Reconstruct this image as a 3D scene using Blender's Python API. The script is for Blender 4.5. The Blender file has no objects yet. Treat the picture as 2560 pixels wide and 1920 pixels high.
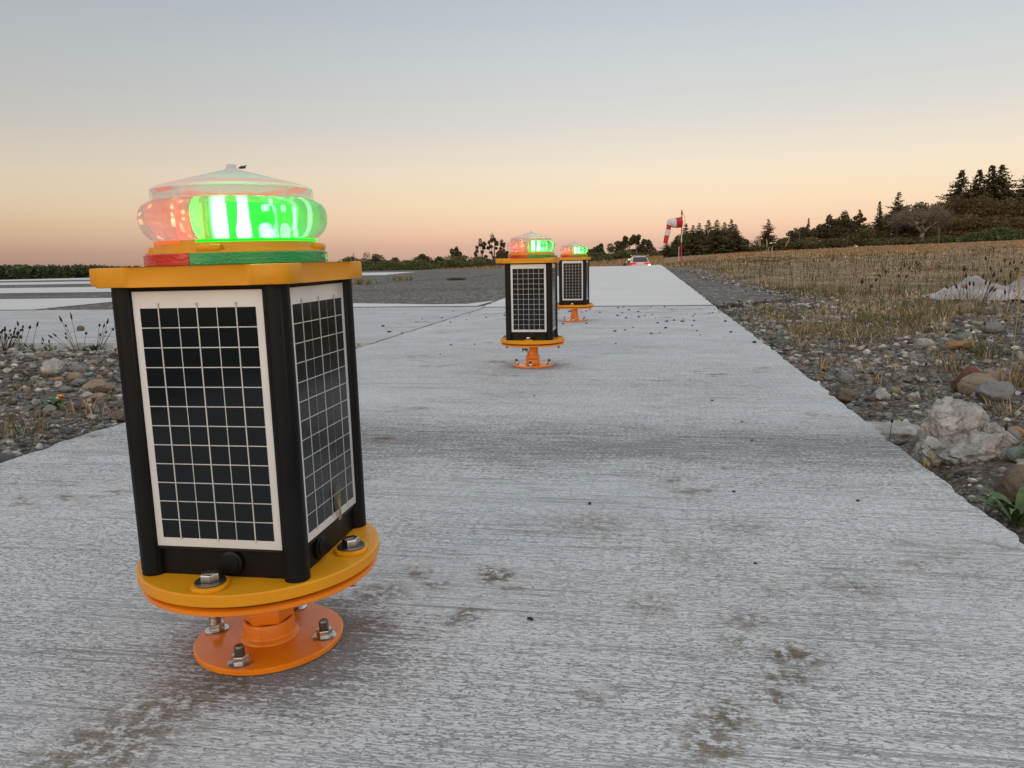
import bpy, bmesh, math, random
import numpy as np
from mathutils import Vector, Matrix, Euler
random.seed(7); RNG = np.random.default_rng(11)
PI = math.pi
scn = bpy.context.scene
COL = scn.collection

# ------------------------------------------------------------------ camera maths
F_PX, CAM_H = 1934.0, 0.40
PITCH, ROLL, YAW = math.radians(9.25), math.radians(1.1), math.radians(10.1)
def _axes():
    fw = np.array([-math.sin(YAW)*math.cos(PITCH), math.cos(YAW)*math.cos(PITCH), -math.sin(PITCH)])
    rt = np.array([math.cos(YAW), math.sin(YAW), 0.0]); up = np.cross(rt, fw)
    return fw, rt*math.cos(ROLL)-up*math.sin(ROLL), up*math.cos(ROLL)+rt*math.sin(ROLL)
FW, RT, UP = _axes()
CAM = np.array([0.0, 0.0, CAM_H])
def ray(u, v): return FW+RT*(u-1280)/F_PX+UP*(960-v)/F_PX

# ------------------------------------------------------------------ noise and terrain
def _hash(ix, iy, iz):
    h = (ix.astype(np.int64)*374761393+iy.astype(np.int64)*668265263+iz.astype(np.int64)*2147483647) & 0xffffffff
    h = ((h ^ (h >> 13))*1274126177) & 0xffffffff
    return ((h ^ (h >> 16)) & 0xffff)/65535.0
def vnoise(x, y, z=0.0):
    x = np.asarray(x, float); y = np.asarray(y, float); z = np.broadcast_to(np.asarray(z, float), x.shape)
    ix, iy, iz = np.floor(x), np.floor(y), np.floor(z)
    fx, fy, fz = x-ix, y-iy, z-iz
    fx, fy, fz = (t*t*(3-2*t) for t in (fx, fy, fz))
    r = 0
    for a in (0, 1):
        for b in (0, 1):
            for c in (0, 1):
                w = (fx if a else 1-fx)*(fy if b else 1-fy)*(fz if c else 1-fz)
                r = r+w*_hash(ix+a, iy+b, iz+c)
    return r*2-1
def fbm(x, y, z=0.0, o=4):
    r, a = 0, 1.0
    x = np.asarray(x, float); y = np.asarray(y, float); z = np.asarray(z, float)
    for i in range(o):
        r = r+a*vnoise(x+17.3*i, y-9.1*i, z+3.7*i); a *= .5; x = x*2.03; y = y*2.03; z = z*2.03
    return r
def sst(a, b, x):
    t = np.clip((np.asarray(x, float)-a)/(b-a), 0, 1); return t*t*(3-2*t)

def shoulder_right(y):
    return np.interp(y, [6.25, 7.3, 9.3, 12.6, 17.4, 26.6, 50], [1.30, 1.30, 1.17, .99, .85, .53, .52])*np.clip(np.interp(y, [6.2, 6.3, 6.7, 7.2], [.42, .45, .72, 1.0]), 0, 1)
def terrain(x, y, detail=True, beneath=True):
    x = np.asarray(x, float); y = np.asarray(y, float)
    R = np.hypot(x, y); az = np.degrees(np.arctan2(x, y))
    d = np.clip(R-26, 0, 34)
    b = -.0006*d*d-.0408*np.clip(R-60, 0, 50)
    zf = np.interp(az, [-80, -44, -26, -20, -15, -11, -4.3, -1.5, .5, 6.3, 15.3, 23.4, 45, 100, 150],
                       [-3.2, -3.2, -2.6, -1.9, -1.25, -.95, -.62, -.35, -.05, .5, 1.0, 1.35, 1.5, 1.4, 0])
    s = sst(80, 108, R)
    w = sst(-2.5, 5, az)*sst(2, 8, R)
    z = (1-w)*(b*(1-s)+zf*s)+w*zf*np.clip((R-6)/104, 0, 1.0)
    z = np.where(R > 110, CAM_H+(z-CAM_H)*np.clip(R/110, 1, 4), z)
    if not detail: return z
    paved = (x > -1.34) & (x < .52) & (y < 50)
    paved |= (x <= -1.3) & (y > 3.63) & (y < 50)
    paved |= (x >= .5) & (x < shoulder_right(y)) & (y > 6.25) & (y < 50)
    near = np.exp(-R/14)
    g = (-.035+.022*fbm(x*1.7, y*1.7, 2.0, 4)+.008*fbm(x*9, y*9, 5.0, 3)+.05*sst(.7, 2.6, x)*sst(9, 3, y)
         -.055*np.exp(-((x-.56)/.10)**2)*sst(2.9, 1.9, y)
         -.04*np.exp(-((x+1.36)/.10)**2)*sst(3.4, 3.0, y)+.035*sst(-1.5, -2.6, x)*sst(3.7, 3.0, y))
    far = .05*fbm(x*.25, y*.25, 1.0, 3)*sst(9, 20, R)
    out = z+np.where(paved & beneath, -.075, g*np.clip(near*1.6, 0, 1)+far)
    return out
def tz(x, y, **k): return float(terrain(np.array([x]), np.array([y]), **k)[0])
def gp(u, v, z=0.0):
    d = ray(u, v); t = (z-CAM_H)/d[2]; p = CAM+d*t
    return p[0], p[1]
def at(u, D):                        # plan position seen in pixel column u, D metres away
    d = ray(u, 640)[:2]; d = d/np.hypot(*d); return d[0]*D, d[1]*D
def zat(u, v, D):
    d = ray(u, v); return CAM_H+d[2]*D/np.hypot(d[0], d[1])

# ------------------------------------------------------------------ tagging
def tag(o, label=None, cat=None, group=None, kind=None):
    if label: o['label'] = label
    if cat: o['category'] = cat
    if group: o['group'] = group
    if kind: o['kind'] = kind
    return o
def thing(name, label, cat, loc=(0, 0, 0), rot=(0, 0, 0), group=None):
    o = bpy.data.objects.new(name, None); COL.objects.link(o)
    o.location = loc; o.rotation_euler = rot; o.empty_display_size = .1
    return tag(o, label, cat, group)
def link(name, me, parent=None, loc=(0, 0, 0), rot=(0, 0, 0), scale=(1, 1, 1)):
    o = bpy.data.objects.new(name, me); COL.objects.link(o)
    o.location = loc; o.rotation_euler = rot; o.scale = scale
    if parent: o.parent = parent
    return o
def copy_tree(o, parent=None):
    c = o.copy(); COL.objects.link(c); c.parent = parent
    for ch in o.children: copy_tree(ch, c)
    return c

# ------------------------------------------------------------------ mesh builder
class MB:
    def __init__(s): s.v = []; s.f = []; s.m = []
    def add(s, vs, fs, m=0):
        o = len(s.v); s.v += [tuple(p) for p in vs]; s.f += [tuple(i+o for i in f) for f in fs]; s.m += [m]*len(fs); return s
    def bm(s, bm, m=0, mat=None):
        bm.verts.index_update()
        vs = [(mat @ v.co) if mat else v.co.copy() for v in bm.verts]
        s.add(vs, [[v.index for v in f.verts] for f in bm.faces], m); bm.free(); return s
    def box(s, c, d, bev=0, rot=None, m=0, seg=2):
        bm = bmesh.new(); bmesh.ops.create_cube(bm, size=1)
        for v in bm.verts: v.co = Vector((v.co.x*d[0], v.co.y*d[1], v.co.z*d[2]))
        if bev: bmesh.ops.bevel(bm, geom=bm.edges[:], offset=bev, segments=seg, affect='EDGES', profile=.5)
        M = Matrix.Translation(c)
        if rot is not None: M = M @ Euler(rot).to_matrix().to_4x4()
        return s.bm(bm, m, M)
    def lathe(s, prof, seg=48, c=(0, 0, 0), closed=False, a0=0, a1=2*PI, m=0, M=None):
        full = abs(a1-a0-2*PI) < 1e-6; n = seg if full else seg+1
        vs, fs = [], []
        for r, z in prof:
            for i in range(n):
                a = a0+(a1-a0)*i/seg; p = Vector((r*math.cos(a), r*math.sin(a), z))
                if M: p = M @ p
                vs.append(p+Vector(c))
        K = len(prof)
        for k in range(K if closed else K-1):
            k2 = (k+1) % K
            for i in range(seg):
                j = (i+1) % n if full else i+1
                fs.append((k*n+i, k*n+j, k2*n+j, k2*n+i))
        if not full and closed:
            fs.append([k*n for k in range(K)][::-1]); fs.append([k*n+n-1 for k in range(K)])
        return s.add(vs, fs, m)
    def prism(s, poly, z0, z1, bev=0, m=0, seg=2):
        bm = bmesh.new(); b = [bm.verts.new((x, y, z0)) for x, y in poly]; t = [bm.verts.new((x, y, z1)) for x, y in poly]
        n = len(poly); bf = bm.faces.new(b[::-1]); tf = bm.faces.new(t)
        for i in range(n): bm.faces.new((b[i], b[(i+1) % n], t[(i+1) % n], t[i]))
        if bev:
            es = list(set(tf.edges) | set(bf.edges))
            bmesh.ops.bevel(bm, geom=es, offset=bev, segments=seg, affect='EDGES', profile=.5)
        return s.bm(bm, m)
    def tube(s, pts, rad, seg=8, m=0, cap=True):
        pts = [Vector(p) for p in pts]; n = len(pts); vs, fs = [], []
        if not hasattr(rad, '__len__'): rad = [rad]*n
        up = Vector((.13, .21, 1)).normalized()
        for i, p in enumerate(pts):
            d = (pts[min(i+1, n-1)]-pts[max(i-1, 0)]).normalized()
            a = d.cross(up)
            if a.length < .05: a = d.cross(Vector((1, 0, 0)))
            a.normalize(); b = a.cross(d)
            for k in range(seg):
                t = 2*PI*k/seg; vs.append(p+(a*math.cos(t)+b*math.sin(t))*rad[i])
        for i in range(n-1):
            for k in range(seg):
                k2 = (k+1) % seg; fs.append((i*seg+k, i*seg+k2, (i+1)*seg+k2, (i+1)*seg+k))
        if cap: fs.append(tuple(range(seg))[::-1]); fs.append(tuple((n-1)*seg+k for k in range(seg)))
        return s.add(vs, fs, m)
    def mesh(s, name, mats, smooth=True, ang=38):
        me = bpy.data.meshes.new(name); me.from_pydata([tuple(v) for v in s.v], [], s.f)
        for mt in (mats if isinstance(mats, (list, tuple)) else [mats]): me.materials.append(mt)
        if any(s.m): me.polygons.foreach_set('material_index', s.m)
        me.validate()
        if smooth:
            me.polygons.foreach_set('use_smooth', [True]*len(me.polygons))
            if ang < 180: me.set_sharp_from_angle(angle=math.radians(ang))
        me.update(); return me
    def build(s, name, mats, parent=None, loc=(0, 0, 0), rot=(0, 0, 0), smooth=True, ang=38):
        return link(name, s.mesh(name, mats, smooth, ang), parent, loc, rot)

def np_mesh(name, V, Fc, mat, col=None, smooth=False):
    """triangles or quads straight from numpy; col = per-vertex colour of the thing itself"""
    me = bpy.data.meshes.new(name); V = np.asarray(V, np.float32); Fc = np.asarray(Fc, np.int32); k = Fc.shape[1]
    me.vertices.add(len(V)); me.vertices.foreach_set('co', V.ravel())
    me.loops.add(Fc.size); me.loops.foreach_set('vertex_index', Fc.ravel())
    me.polygons.add(len(Fc)); me.polygons.foreach_set('loop_start', np.arange(0, Fc.size, k, dtype=np.int32))
    me.polygons.foreach_set('loop_total', np.full(len(Fc), k, np.int32))
    if smooth: me.polygons.foreach_set('use_smooth', np.ones(len(Fc), bool))
    me.update(calc_edges=True)
    if col is not None:
        at_ = me.color_attributes.new('tint', 'FLOAT_COLOR', 'POINT')
        c4 = np.ones((len(V), 4), np.float32); c4[:, :3] = col; at_.data.foreach_set('color', c4.ravel())
    for m in (mat if isinstance(mat, (list, tuple)) else [mat]): me.materials.append(m)
    return me

# ------------------------------------------------------------------ materials
def lin(r, g, b):
    f = lambda c: (c/255/12.92) if c/255 <= .04045 else ((c/255+.055)/1.055)**2.4
    return (f(r), f(g), f(b), 1)
class Mat:
    def __init__(s, name):
        s.m = bpy.data.materials.new(name); s.m.use_nodes = True; s.t = s.m.node_tree
        s.t.nodes.clear(); s.out = s.t.nodes.new('ShaderNodeOutputMaterial')
        s._oc = None
    def n(s, typ, **kw):
        nd = s.t.nodes.new(typ)
        for k, v in kw.items():
            if k.startswith('i_'):
                key = k[2:]; s.set(nd.inputs[int(key) if key.isdigit() else key.replace('_', ' ')], v)
            else: setattr(nd, k, v)
        return nd
    def set(s, sock, v):
        if isinstance(v, bpy.types.NodeSocket): s.t.links.new(v, sock)
        elif isinstance(v, bpy.types.Node): s.t.links.new(v.outputs[0], sock)
        else: sock.default_value = v
    def coord(s, scale=(1, 1, 1), rot=(0, 0, 0), loc=(0, 0, 0)):
        if s._oc is None: s._oc = s.n('ShaderNodeTexCoord').outputs['Object']
        mp = s.n('ShaderNodeMapping', i_Vector=s._oc); mp.inputs['Scale'].default_value = scale
        mp.inputs['Rotation'].default_value = rot; mp.inputs['Location'].default_value = loc
        return mp.outputs[0]
    def noise(s, scale=1, det=4, rough=.5, vec=None, dist=0):
        return s.n('ShaderNodeTexNoise', i_Vector=vec if vec is not None else s.coord(), i_Scale=scale, i_Detail=det, i_Roughness=rough, i_Distortion=dist).outputs[0]
    def voro(s, scale=1, vec=None, feature='F1', out='Distance', rnd=1):
        return s.n('ShaderNodeTexVoronoi', feature=feature, i_Vector=vec if vec is not None else s.coord(), i_Scale=scale, i_Randomness=rnd).outputs[out]
    def math(s, op, a, b=0, clamp=False):
        nd = s.n('ShaderNodeMath', operation=op, use_clamp=clamp); s.set(nd.inputs[0], a); s.set(nd.inputs[1], b); return nd.outputs[0]
    def smooth(s, v, a, b, lo=0, hi=1):
        nd = s.n('ShaderNodeMapRange', interpolation_type='SMOOTHSTEP', i_Value=v); nd.clamp = True
        for k, x in zip((1, 2, 3, 4), (a, b, lo, hi)): nd.inputs[k].default_value = x
        return nd.outputs[0]
    def ramp(s, v, stops, interp='LINEAR'):
        nd = s.n('ShaderNodeValToRGB', i_Fac=v); e = nd.color_ramp.elements; nd.color_ramp.interpolation = interp
        while len(e) < len(stops): e.new(.5)
        for el, (p, c) in zip(e, stops): el.position = p; el.color = c
        return nd.outputs[0]
    def mix(s, f, a, b, mode='MIX'):
        nd = s.n('ShaderNodeMix', data_type='RGBA', blend_type=mode); s.set(nd.inputs[0], f); s.set(nd.inputs[6], a); s.set(nd.inputs[7], b)
        return nd.outputs[2]
    def bump(s, h, strength=.3, dist=.002, nrm=None):
        nd = s.n('ShaderNodeBump', i_Height=h, i_Strength=strength, i_Distance=dist)
        if nrm is not None: s.set(nd.inputs['Normal'], nrm)
        return nd.outputs[0]
    def pbr(s, col, rough=.5, metal=0, nrm=None, spec=.5, **kw):
        p = s.n('ShaderNodeBsdfPrincipled'); s.set(p.inputs['Base Color'], col); s.set(p.inputs['Roughness'], rough)
        s.set(p.inputs['Metallic'], metal); s.set(p.inputs['Specular IOR Level'], spec)
        if nrm is not None: s.set(p.inputs['Normal'], nrm)
        for k, v in kw.items(): s.set(p.inputs[k.replace('_', ' ')], v)
        return p.outputs[0]
    def done(s, sh): s.t.links.new(sh, s.out.inputs[0]); return s.m

def plain(name, col, rough=.5, metal=0, var=.12, nscale=14, bump=.08, bscale=60, spec=.5, **kw):
    m = Mat(name); n = m.noise(nscale, 4, .6)
    c2 = tuple(max(0, x*(1-var*1.6)) for x in col[:3])+(1,); c1 = tuple(min(1, x*(1+var)) for x in col[:3])+(1,)
    c = m.ramp(n, [(.3, c2), (.72, c1)])
    r = m.smooth(m.noise(nscale*2.3, 3), .3, .7, rough*.85, min(1, rough*1.2))
    return m.done(m.pbr(c, r, metal, m.bump(m.noise(bscale, 3), bump, .001), spec, **kw))
def emit(name, col, st):
    m = Mat(name); e = m.n('ShaderNodeEmission', i_Color=col, i_Strength=st); return m.done(e.outputs[0])
def tinted(name, rough=.85, back=0.0, gain=1.0):
    m = Mat(name); a = m.n('ShaderNodeAttribute', attribute_name='tint')
    c = a.outputs['Color']
    sh = m.pbr(c, rough, spec=.25)
    if back:
        tr = m.n('ShaderNodeBsdfTranslucent', i_Color=c); mx = m.n('ShaderNodeMixShader', i_0=back); m.set(mx.inputs[1], sh); m.set(mx.inputs[2], tr); sh = mx.outputs[0]
    return m.done(sh)

def mat_concrete(name, paint, wear_and_vignette=True):
    m = Mat(name)
    sx = m.n('ShaderNodeSeparateXYZ', i_Vector=m.n('ShaderNodeTexCoord').outputs['Object']); X, Y = sx.outputs[0], sx.outputs[1]
    br = m.noise(1, 4, .6, m.coord((9.0, 210, 12), (0, 0, math.radians(.8))), .12)        # broom grooves across the strip
    br2 = m.noise(1, 4, .6, m.coord((130, 310, 60), (0, 0, math.radians(-.5))), .5)
    gr = m.math('ADD', m.math('MULTIPLY', br, .42), m.math('MULTIPLY', br2, .58))
    ck = m.noise(1, 3, .55, m.coord((60, 230, 20), (0, 0, math.radians(.6)), (4, 2, 0)), .35)                    # crazed hairlines
    hair = m.smooth(m.math('ABSOLUTE', m.math('SUBTRACT', ck, .5)), .036, .008)
    lg = m.noise(1, 2, .5, m.coord((1.6, 95, 10), (0, 0, math.radians(.9))), .08)
    hair2 = m.smooth(m.math('ABSOLUTE', m.math('SUBTRACT', lg, .5)), .030, .006)
    big = m.noise(1.6, 4, .6, m.coord((.55, 1.5, 1)))
    mid = m.noise(5, 5, .65, m.coord((.6, 1.7, 1), loc=(3, 1, 0)))
    # band of worn paint along the joint, plus patches
    w = m.math('MULTIPLY', m.smooth(big, .45, .70), .04)
    if wear_and_vignette:
        jb = m.math('ABSOLUTE', m.math('SUBTRACT', m.math('ADD', Y, m.math('MULTIPLY', m.math('SUBTRACT', mid, .5), .45)), 1.63))
        band = m.smooth(jb, .42, .0)
        band = m.math('MULTIPLY', band, m.smooth(m.noise(1.3, 3, .5, m.coord((1, .5, 1), loc=(7, 0, 0))), .25, .6, .35, 1))
        w = m.math('ADD', w, m.math('MULTIPLY', band, .16))
        # thin wear where the strip meets the far joint
        jf = m.smooth(m.math('ABSOLUTE', m.math('SUBTRACT', Y, 5.75)), .55, .1)
        w = m.math('ADD', w, m.math('MULTIPLY', jf, m.math('MULTIPLY', m.smooth(mid, .42, .6), .10)))
        # scuffed halo round the first lamp's foot
        for (lx, ly, rr, amt) in ((-.398, .721, .16, .10), (-.33, .70, .17, .085), (-.426, 2.846, .16, .06), (-.34, 2.83, .2, .06), (-.462, 4.893, .2, .07)):
            dd = m.n('ShaderNodeVectorMath', operation='DISTANCE'); m.set(dd.inputs[0], m.coord()); dd.inputs[1].default_value = (lx, ly, 0)
            w = m.math('ADD', w, m.math('MULTIPLY', m.smooth(dd.outputs['Value'], rr, .05), amt))
        near = m.smooth(Y, 1.5, .35)  # paint thinned toward the camera, standing in for vignetting's darkening
        w = m.math('ADD', w, m.math('MULTIPLY', near, .022))
    thr = m.math('SUBTRACT', .605, w)                     # grooves where the paint never reached
    bare = m.smooth(m.math('SUBTRACT', m.math('SUBTRACT', 1, gr), thr), -.022, .034)
    hm = m.smooth(m.noise(2.6, 4, .6, m.coord((.7, 1.3, 1), loc=(5, 5, 0))), .34, .60, .42, .95)
    bare = m.math('MAXIMUM', bare, m.math('MULTIPLY', hair, hm))
    bare = m.math('MAXIMUM', bare, m.math('MULTIPLY', hair2, m.math('MULTIPLY', m.smooth(mid, .38, .58, .25, 1), .75)))
    spk = m.math('MULTIPLY', m.smooth(m.noise(150, 2, .5), .66, .72), m.smooth(mid, .4, .65))
    bare = m.math('MAXIMUM', bare, m.math('MULTIPLY', spk, .8))
    pc = m.mix(m.smooth(big, .3, .7), tuple(x*.86 for x in paint[:3])+(1,), paint)
    pc = m.mix(m.math('MULTIPLY', m.smooth(m.noise(2.2, 5, .65, m.coord(loc=(9, 4, 0))), .5, .75), .35), pc, (.36, .36, .37, 1))
    dk = m.mix(m.noise(40, 3), (.075, .075, .08, 1), (.17, .165, .16, 1))
    c = m.mix(m.math('MULTIPLY', bare, .80), pc, dk)
    # rusty-brown dirt stains
    st = m.noise(1, 6, .72, m.coord((3.1, 4.6, 1), loc=(2.2, 8.1, 0)))
    st2 = m.noise(1, 4, .7, m.coord((14, 22, 1), loc=(1, 3, 0)))
    sm = m.math('MULTIPLY', m.smooth(st, .56, .68), m.smooth(st2, .42, .60))
    if wear_and_vignette:
        stains = [(gp(u, v), r, q) for u, v, r, q in ((1232, 1440, .024, 1), (1180, 1530, .020, .9), (1150, 1555, .016, .8), (1482, 1310, .055, .55), (1979, 1643, .034, 1), (1955, 1690, .022, .9), (1922, 1740, .018, .9), (1823, 1790, .026, .95), (1790, 1860, .028, .85), (1865, 1558, .022, .7), (1850, 1610, .02, .7), (2154, 1473, .03, .7), (2190, 1474, .022, .8), (1624, 1520, .03, .55), (1052, 1435, .02, .8), (1100, 1462, .018, .8), (560, 1700, .03, .75), (470, 1745, .04, .8), (390, 1790, .05, .85), (280, 1850, .06, .85), (210, 1900, .06, .8), (1850, 1320, .05, .4), (1750, 1390, .05, .4), (960, 1480, .03, .8), (930, 1560, .03, .7))]
        for (lx, ly), rr, amt in stains:
            dd = m.n('ShaderNodeVectorMath', operation='DISTANCE'); m.set(dd.inputs[0], m.coord()); dd.inputs[1].default_value = (lx, ly, 0)
            q = m.math('ADD', dd.outputs['Value'], m.math('MULTIPLY', m.math('SUBTRACT', st2, .5), .07))
            sm = m.math('MAXIMUM', sm, m.math('MULTIPLY', m.math('MULTIPLY', m.smooth(q, rr*1.5, rr*.3), m.smooth(m.noise(70, 4, .7), .40, .56)), amt))
    c = m.mix(m.math('MULTIPLY', sm, .88), c, (.125, .080, .036, 1))
    h = m.math('SUBTRACT', m.math('ADD', gr, m.math('MULTIPLY', m.noise(260, 2), .25)), m.math('MULTIPLY', hair, .12))
    nb = m.bump(h, 1.0, .006)
    return m.done(m.pbr(c, .74, 0, nb, .35))

def mat_asphalt():
    m = Mat('weathered_asphalt')
    a = m.voro(38, out='Color'); sx = m.n('ShaderNodeSeparateColor'); m.set(sx.inputs[0], a)
    c = m.ramp(sx.outputs[0], [(0, (.05, .046, .042, 1)), (.45, (.105, .096, .086, 1)), (.8, (.145, .132, .118, 1)), (.93, (.34, .31, .28, 1)), (1, (.5, .46, .42, 1))])
    b = m.noise(.8, 5, .65, m.coord((.5, 1.6, 1)))
    c = m.mix(m.smooth(b, .35, .7, 0, .5), c, (.085, .077, .069, 1))
    f = m.noise(1, 4, .6, m.coord((3, 12, 1)))
    c = m.mix(m.smooth(f, .5, .75, 0, .45), c, (.17, .15, .128, 1))
    return m.done(m.pbr(c, .9, 0, m.bump(m.voro(38), .9, .012), .2))
def mat_gravel():
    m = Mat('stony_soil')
    v1 = m.n('ShaderNodeTexVoronoi', i_Vector=m.coord(), i_Scale=85); sx = m.n('ShaderNodeSeparateColor'); m.set(sx.inputs[0], v1.outputs['Color'])
    c = m.ramp(sx.outputs[0], [(0, (.06, .056, .053, 1)), (.35, (.145, .13, .115, 1)), (.62, (.21, .198, .19, 1)), (.85, (.26, .22, .175, 1)), (1, (.46, .42, .38, 1))])
    soil = m.mix(m.noise(6, 5, .6), (.085, .062, .042, 1), (.17, .122, .08, 1))
    f = m.smooth(m.noise(2.4, 5, .6), .42, .62)
    c = m.mix(m.math('MULTIPLY', f, .75), c, soil)
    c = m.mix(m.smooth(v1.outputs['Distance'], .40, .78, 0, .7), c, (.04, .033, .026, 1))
    far = m.n('ShaderNodeVectorMath', operation='LENGTH'); m.set(far.inputs[0], m.coord())
    field = m.mix(m.smooth(m.noise(1.7, 7, .75, m.coord((1, .6, 1))), .32, .66), (.10, .085, .042, 1), (.33, .225, .125, 1))
    c = m.mix(m.smooth(far.outputs['Value'], 5.2, 8), c, field)
    h = m.math('ADD', m.math('MULTIPLY', m.math('SUBTRACT', 1, v1.outputs['Distance']), .8), m.noise(160, 3))
    return m.done(m.pbr(c, .92, 0, m.bump(h, .9, .012), .2))
def mat_rock(name, lo, hi, scale=9, stain=None):
    m = Mat(name); n = m.noise(scale, 7, .68, dist=.6)
    c = m.ramp(n, [(.28, lo), (.55, tuple((a+b)/2 for a, b in zip(lo, hi))), (.75, hi)])
    p = m.noise(scale*7, 4, .7); c = m.mix(m.smooth(p, .55, .68, 0, .55), c, tuple(x*.35 for x in lo[:3])+(1,))
    if stain: c = m.mix(m.smooth(m.noise(scale*.7, 3), .5, .7, 0, .6), c, stain)
    h = m.math('ADD', m.noise(scale*3, 6, .7), m.math('MULTIPLY', m.voro(scale*5), .5))
    return m.done(m.pbr(c, .9, 0, m.bump(h, .9, .012), .2))

MT = {}
MT['strip'] = mat_concrete('painted_concrete', (.64, .637, .645, 1))
MT['pad'] = mat_concrete('faded_concrete', (.57, .565, .575, 1), False)
def mat_white():
    m = Mat('fresh_white_paint'); b = m.noise(1.1, 5, .6, m.coord((.8, 2, 1))); c = m.mix(m.smooth(b, .3, .75), (.53, .505, .49, 1), (.46, .44, .43, 1))
    s = m.math('MULTIPLY', m.smooth(m.noise(1, 3, .6, m.coord((5, 26, 1))), .70, .76), .7); c = m.mix(s, c, (.25, .24, .24, 1))
    return m.done(m.pbr(c, .45, 0, m.bump(m.noise(40, 4), .3, .004), .6))
MT['white'] = mat_white()
MT['asphalt'] = mat_asphalt(); MT['gravel'] = mat_gravel()
MT['joint'] = plain('joint_filler', (.03, .028, .026), .9, bump=.4)
def mat_plastic(name, col, rough, grime=.42):
    m = Mat(name); n = m.noise(9, 5, .6); c = m.mix(m.smooth(n, .35, .7), col, tuple(x*.9 for x in col[:3])+(1,))
    d = m.math('MULTIPLY', m.smooth(m.noise(38, 5, .7), .58, .78), grime); c = m.mix(d, c, (.16, .10, .05, 1))
    r = m.smooth(m.noise(25, 4), .3, .7, rough*.8, rough*1.25)
    return m.done(m.pbr(c, r, 0, m.bump(m.noise(110, 3), .06, .001), .32))
MT['amber'] = mat_plastic('amber_plastic', (.70, .285, .005, 1), .40)
def mat_orange():
    m = Mat('orange_paint'); n = m.noise(12, 4, .6); c = m.mix(m.smooth(n, .35, .7), (.80, .22, .005, 1), (.70, .18, .004, 1))
    ch = m.smooth(m.noise(30, 5, .75), .69, .705); c = m.mix(ch, c, (.03, .018, .012, 1))
    r = m.smooth(m.noise(30, 4), .3, .7, .18, .34)
    return m.done(m.pbr(c, r, 0, m.bump(m.noise(60, 4), .10, .0012), .5))
MT['orange'] = mat_orange()
MT['shadow_gap'] = plain('gap_shade', (.10, .014, .004), .7)  # shade of the gap put into a dark red colour
MT['black'] = plain('black_plastic', (.004, .004, .0045), .42, var=.3, bump=.05, bscale=200, spec=.22)
MT['steel'] = plain('stainless_steel', (.60, .58, .55), .22, 1.0, var=.2, nscale=60, bump=.12, bscale=220)
MT['steel_dark'] = plain('dull_steel', (.22, .20, .18), .35, 1.0, var=.3, nscale=50, bump=.2, bscale=200)
MT['frame'] = plain('white_panel_frame', (.66, .655, .64), .30, var=.05, bump=.02)
def mat_cells():
    m = Mat('solar_cell_glass'); sz = m.n('ShaderNodeSeparateXYZ', i_Vector=m.n('ShaderNodeTexCoord').outputs['Object']).outputs[2]
    fin = m.smooth(m.math('SINE', m.math('MULTIPLY', sz, 2*PI/.0021)), .55, .95)
    c = m.mix(m.math('MULTIPLY', fin, .6), (.002, .0045, .0065, 1), (.011, .017, .020, 1))
    return m.done(m.pbr(c, .11, 0, None, .42))
MT['cells'] = mat_cells()
MT['busbar'] = plain('tinned_busbar', (.56, .55, .53), .5, .3, bump=.1)
def mat_band(name, col):
    m = Mat(name); n = m.noise(20, 4); c = m.mix(m.smooth(n, .4, .7), col, tuple(x*.75 for x in col[:3])+(1,))
    h = m.noise(1, 4, .6, m.coord((70, 70, 160), loc=(.3, .2, .1)), .8)
    return m.done(m.pbr(c, .12, 0, m.bump(h, .35, .0025), .6))
MT['red_band'] = mat_band('red_reflective_tape', (.50, .020, .012, 1)); MT['green_band'] = mat_band('green_reflective_tape', (.008, .30, .085, 1))
def mat_clear(name, tint, tr, rough=.02, white=0.0, ior=1.49):
    m = Mat(name)
    t = m.n('ShaderNodeBsdfTransparent', i_Color=tint); g = m.n('ShaderNodeBsdfGlass', i_Color=tint, i_Roughness=rough, i_IOR=ior)
    mx = m.n('ShaderNodeMixShader', i_0=tr); m.set(mx.inputs[1], g.outputs[0]); m.set(mx.inputs[2], t.outputs[0]); sh = mx.outputs[0]
    if white:
        d = m.n('ShaderNodeBsdfDiffuse', i_Color=(.8, .8, .82, 1)); tl = m.n('ShaderNodeBsdfTranslucent', i_Color=(.85, .82, .8, 1))
        a = m.n('ShaderNodeMixShader', i_0=.5); m.set(a.inputs[1], d.outputs[0]); m.set(a.inputs[2], tl.outputs[0])
        b = m.n('ShaderNodeMixShader', i_0=white); m.set(b.inputs[1], sh); m.set(b.inputs[2], a.outputs[0]); sh = b.outputs[0]
    return m.done(sh)
MT['lens'] = mat_clear('clear_acrylic', (.97, .98, .97, 1), .55, .03, .055)
MT['lens_green_glow'] = mat_clear('acrylic_green_glow', (.74, .99, .78, 1), .50, .11, .05); MT['lens_red_glow'] = mat_clear('acrylic_red_glow', (.99, .93, .91, 1), .55, .08, .05)  # clear lens halves; the LEDs' inner glow is put into the tint
MT['dome'] = mat_clear('frosted_acrylic', (.95, .95, .96, 1), .75, .12, .62)
MT['wall'] = mat_clear('clear_skirt_acrylic', (.96, .97, .97, 1), .8, .05, .10)
MT['green_hot'] = emit('lit_green_led', (.10, 1, .13, 1), 30)
MT['green_glow'] = emit('lit_green_diffuser', (.0, 1, .045, 1), 1.05)
MT['red_glow'] = emit('lit_red_diffuser', (1, .15, .10, 1), 1.9); MT['orange_glow'] = emit('lit_orange_edge', (1, .33, .05, 1), 1.6)
MT['red_hot'] = emit('lit_red_led', (1, .42, .18, 1), 6)
MT['pink_ring'] = emit('lit_red_light_guide', (1, .20, .17, 1), 1.0)
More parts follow.
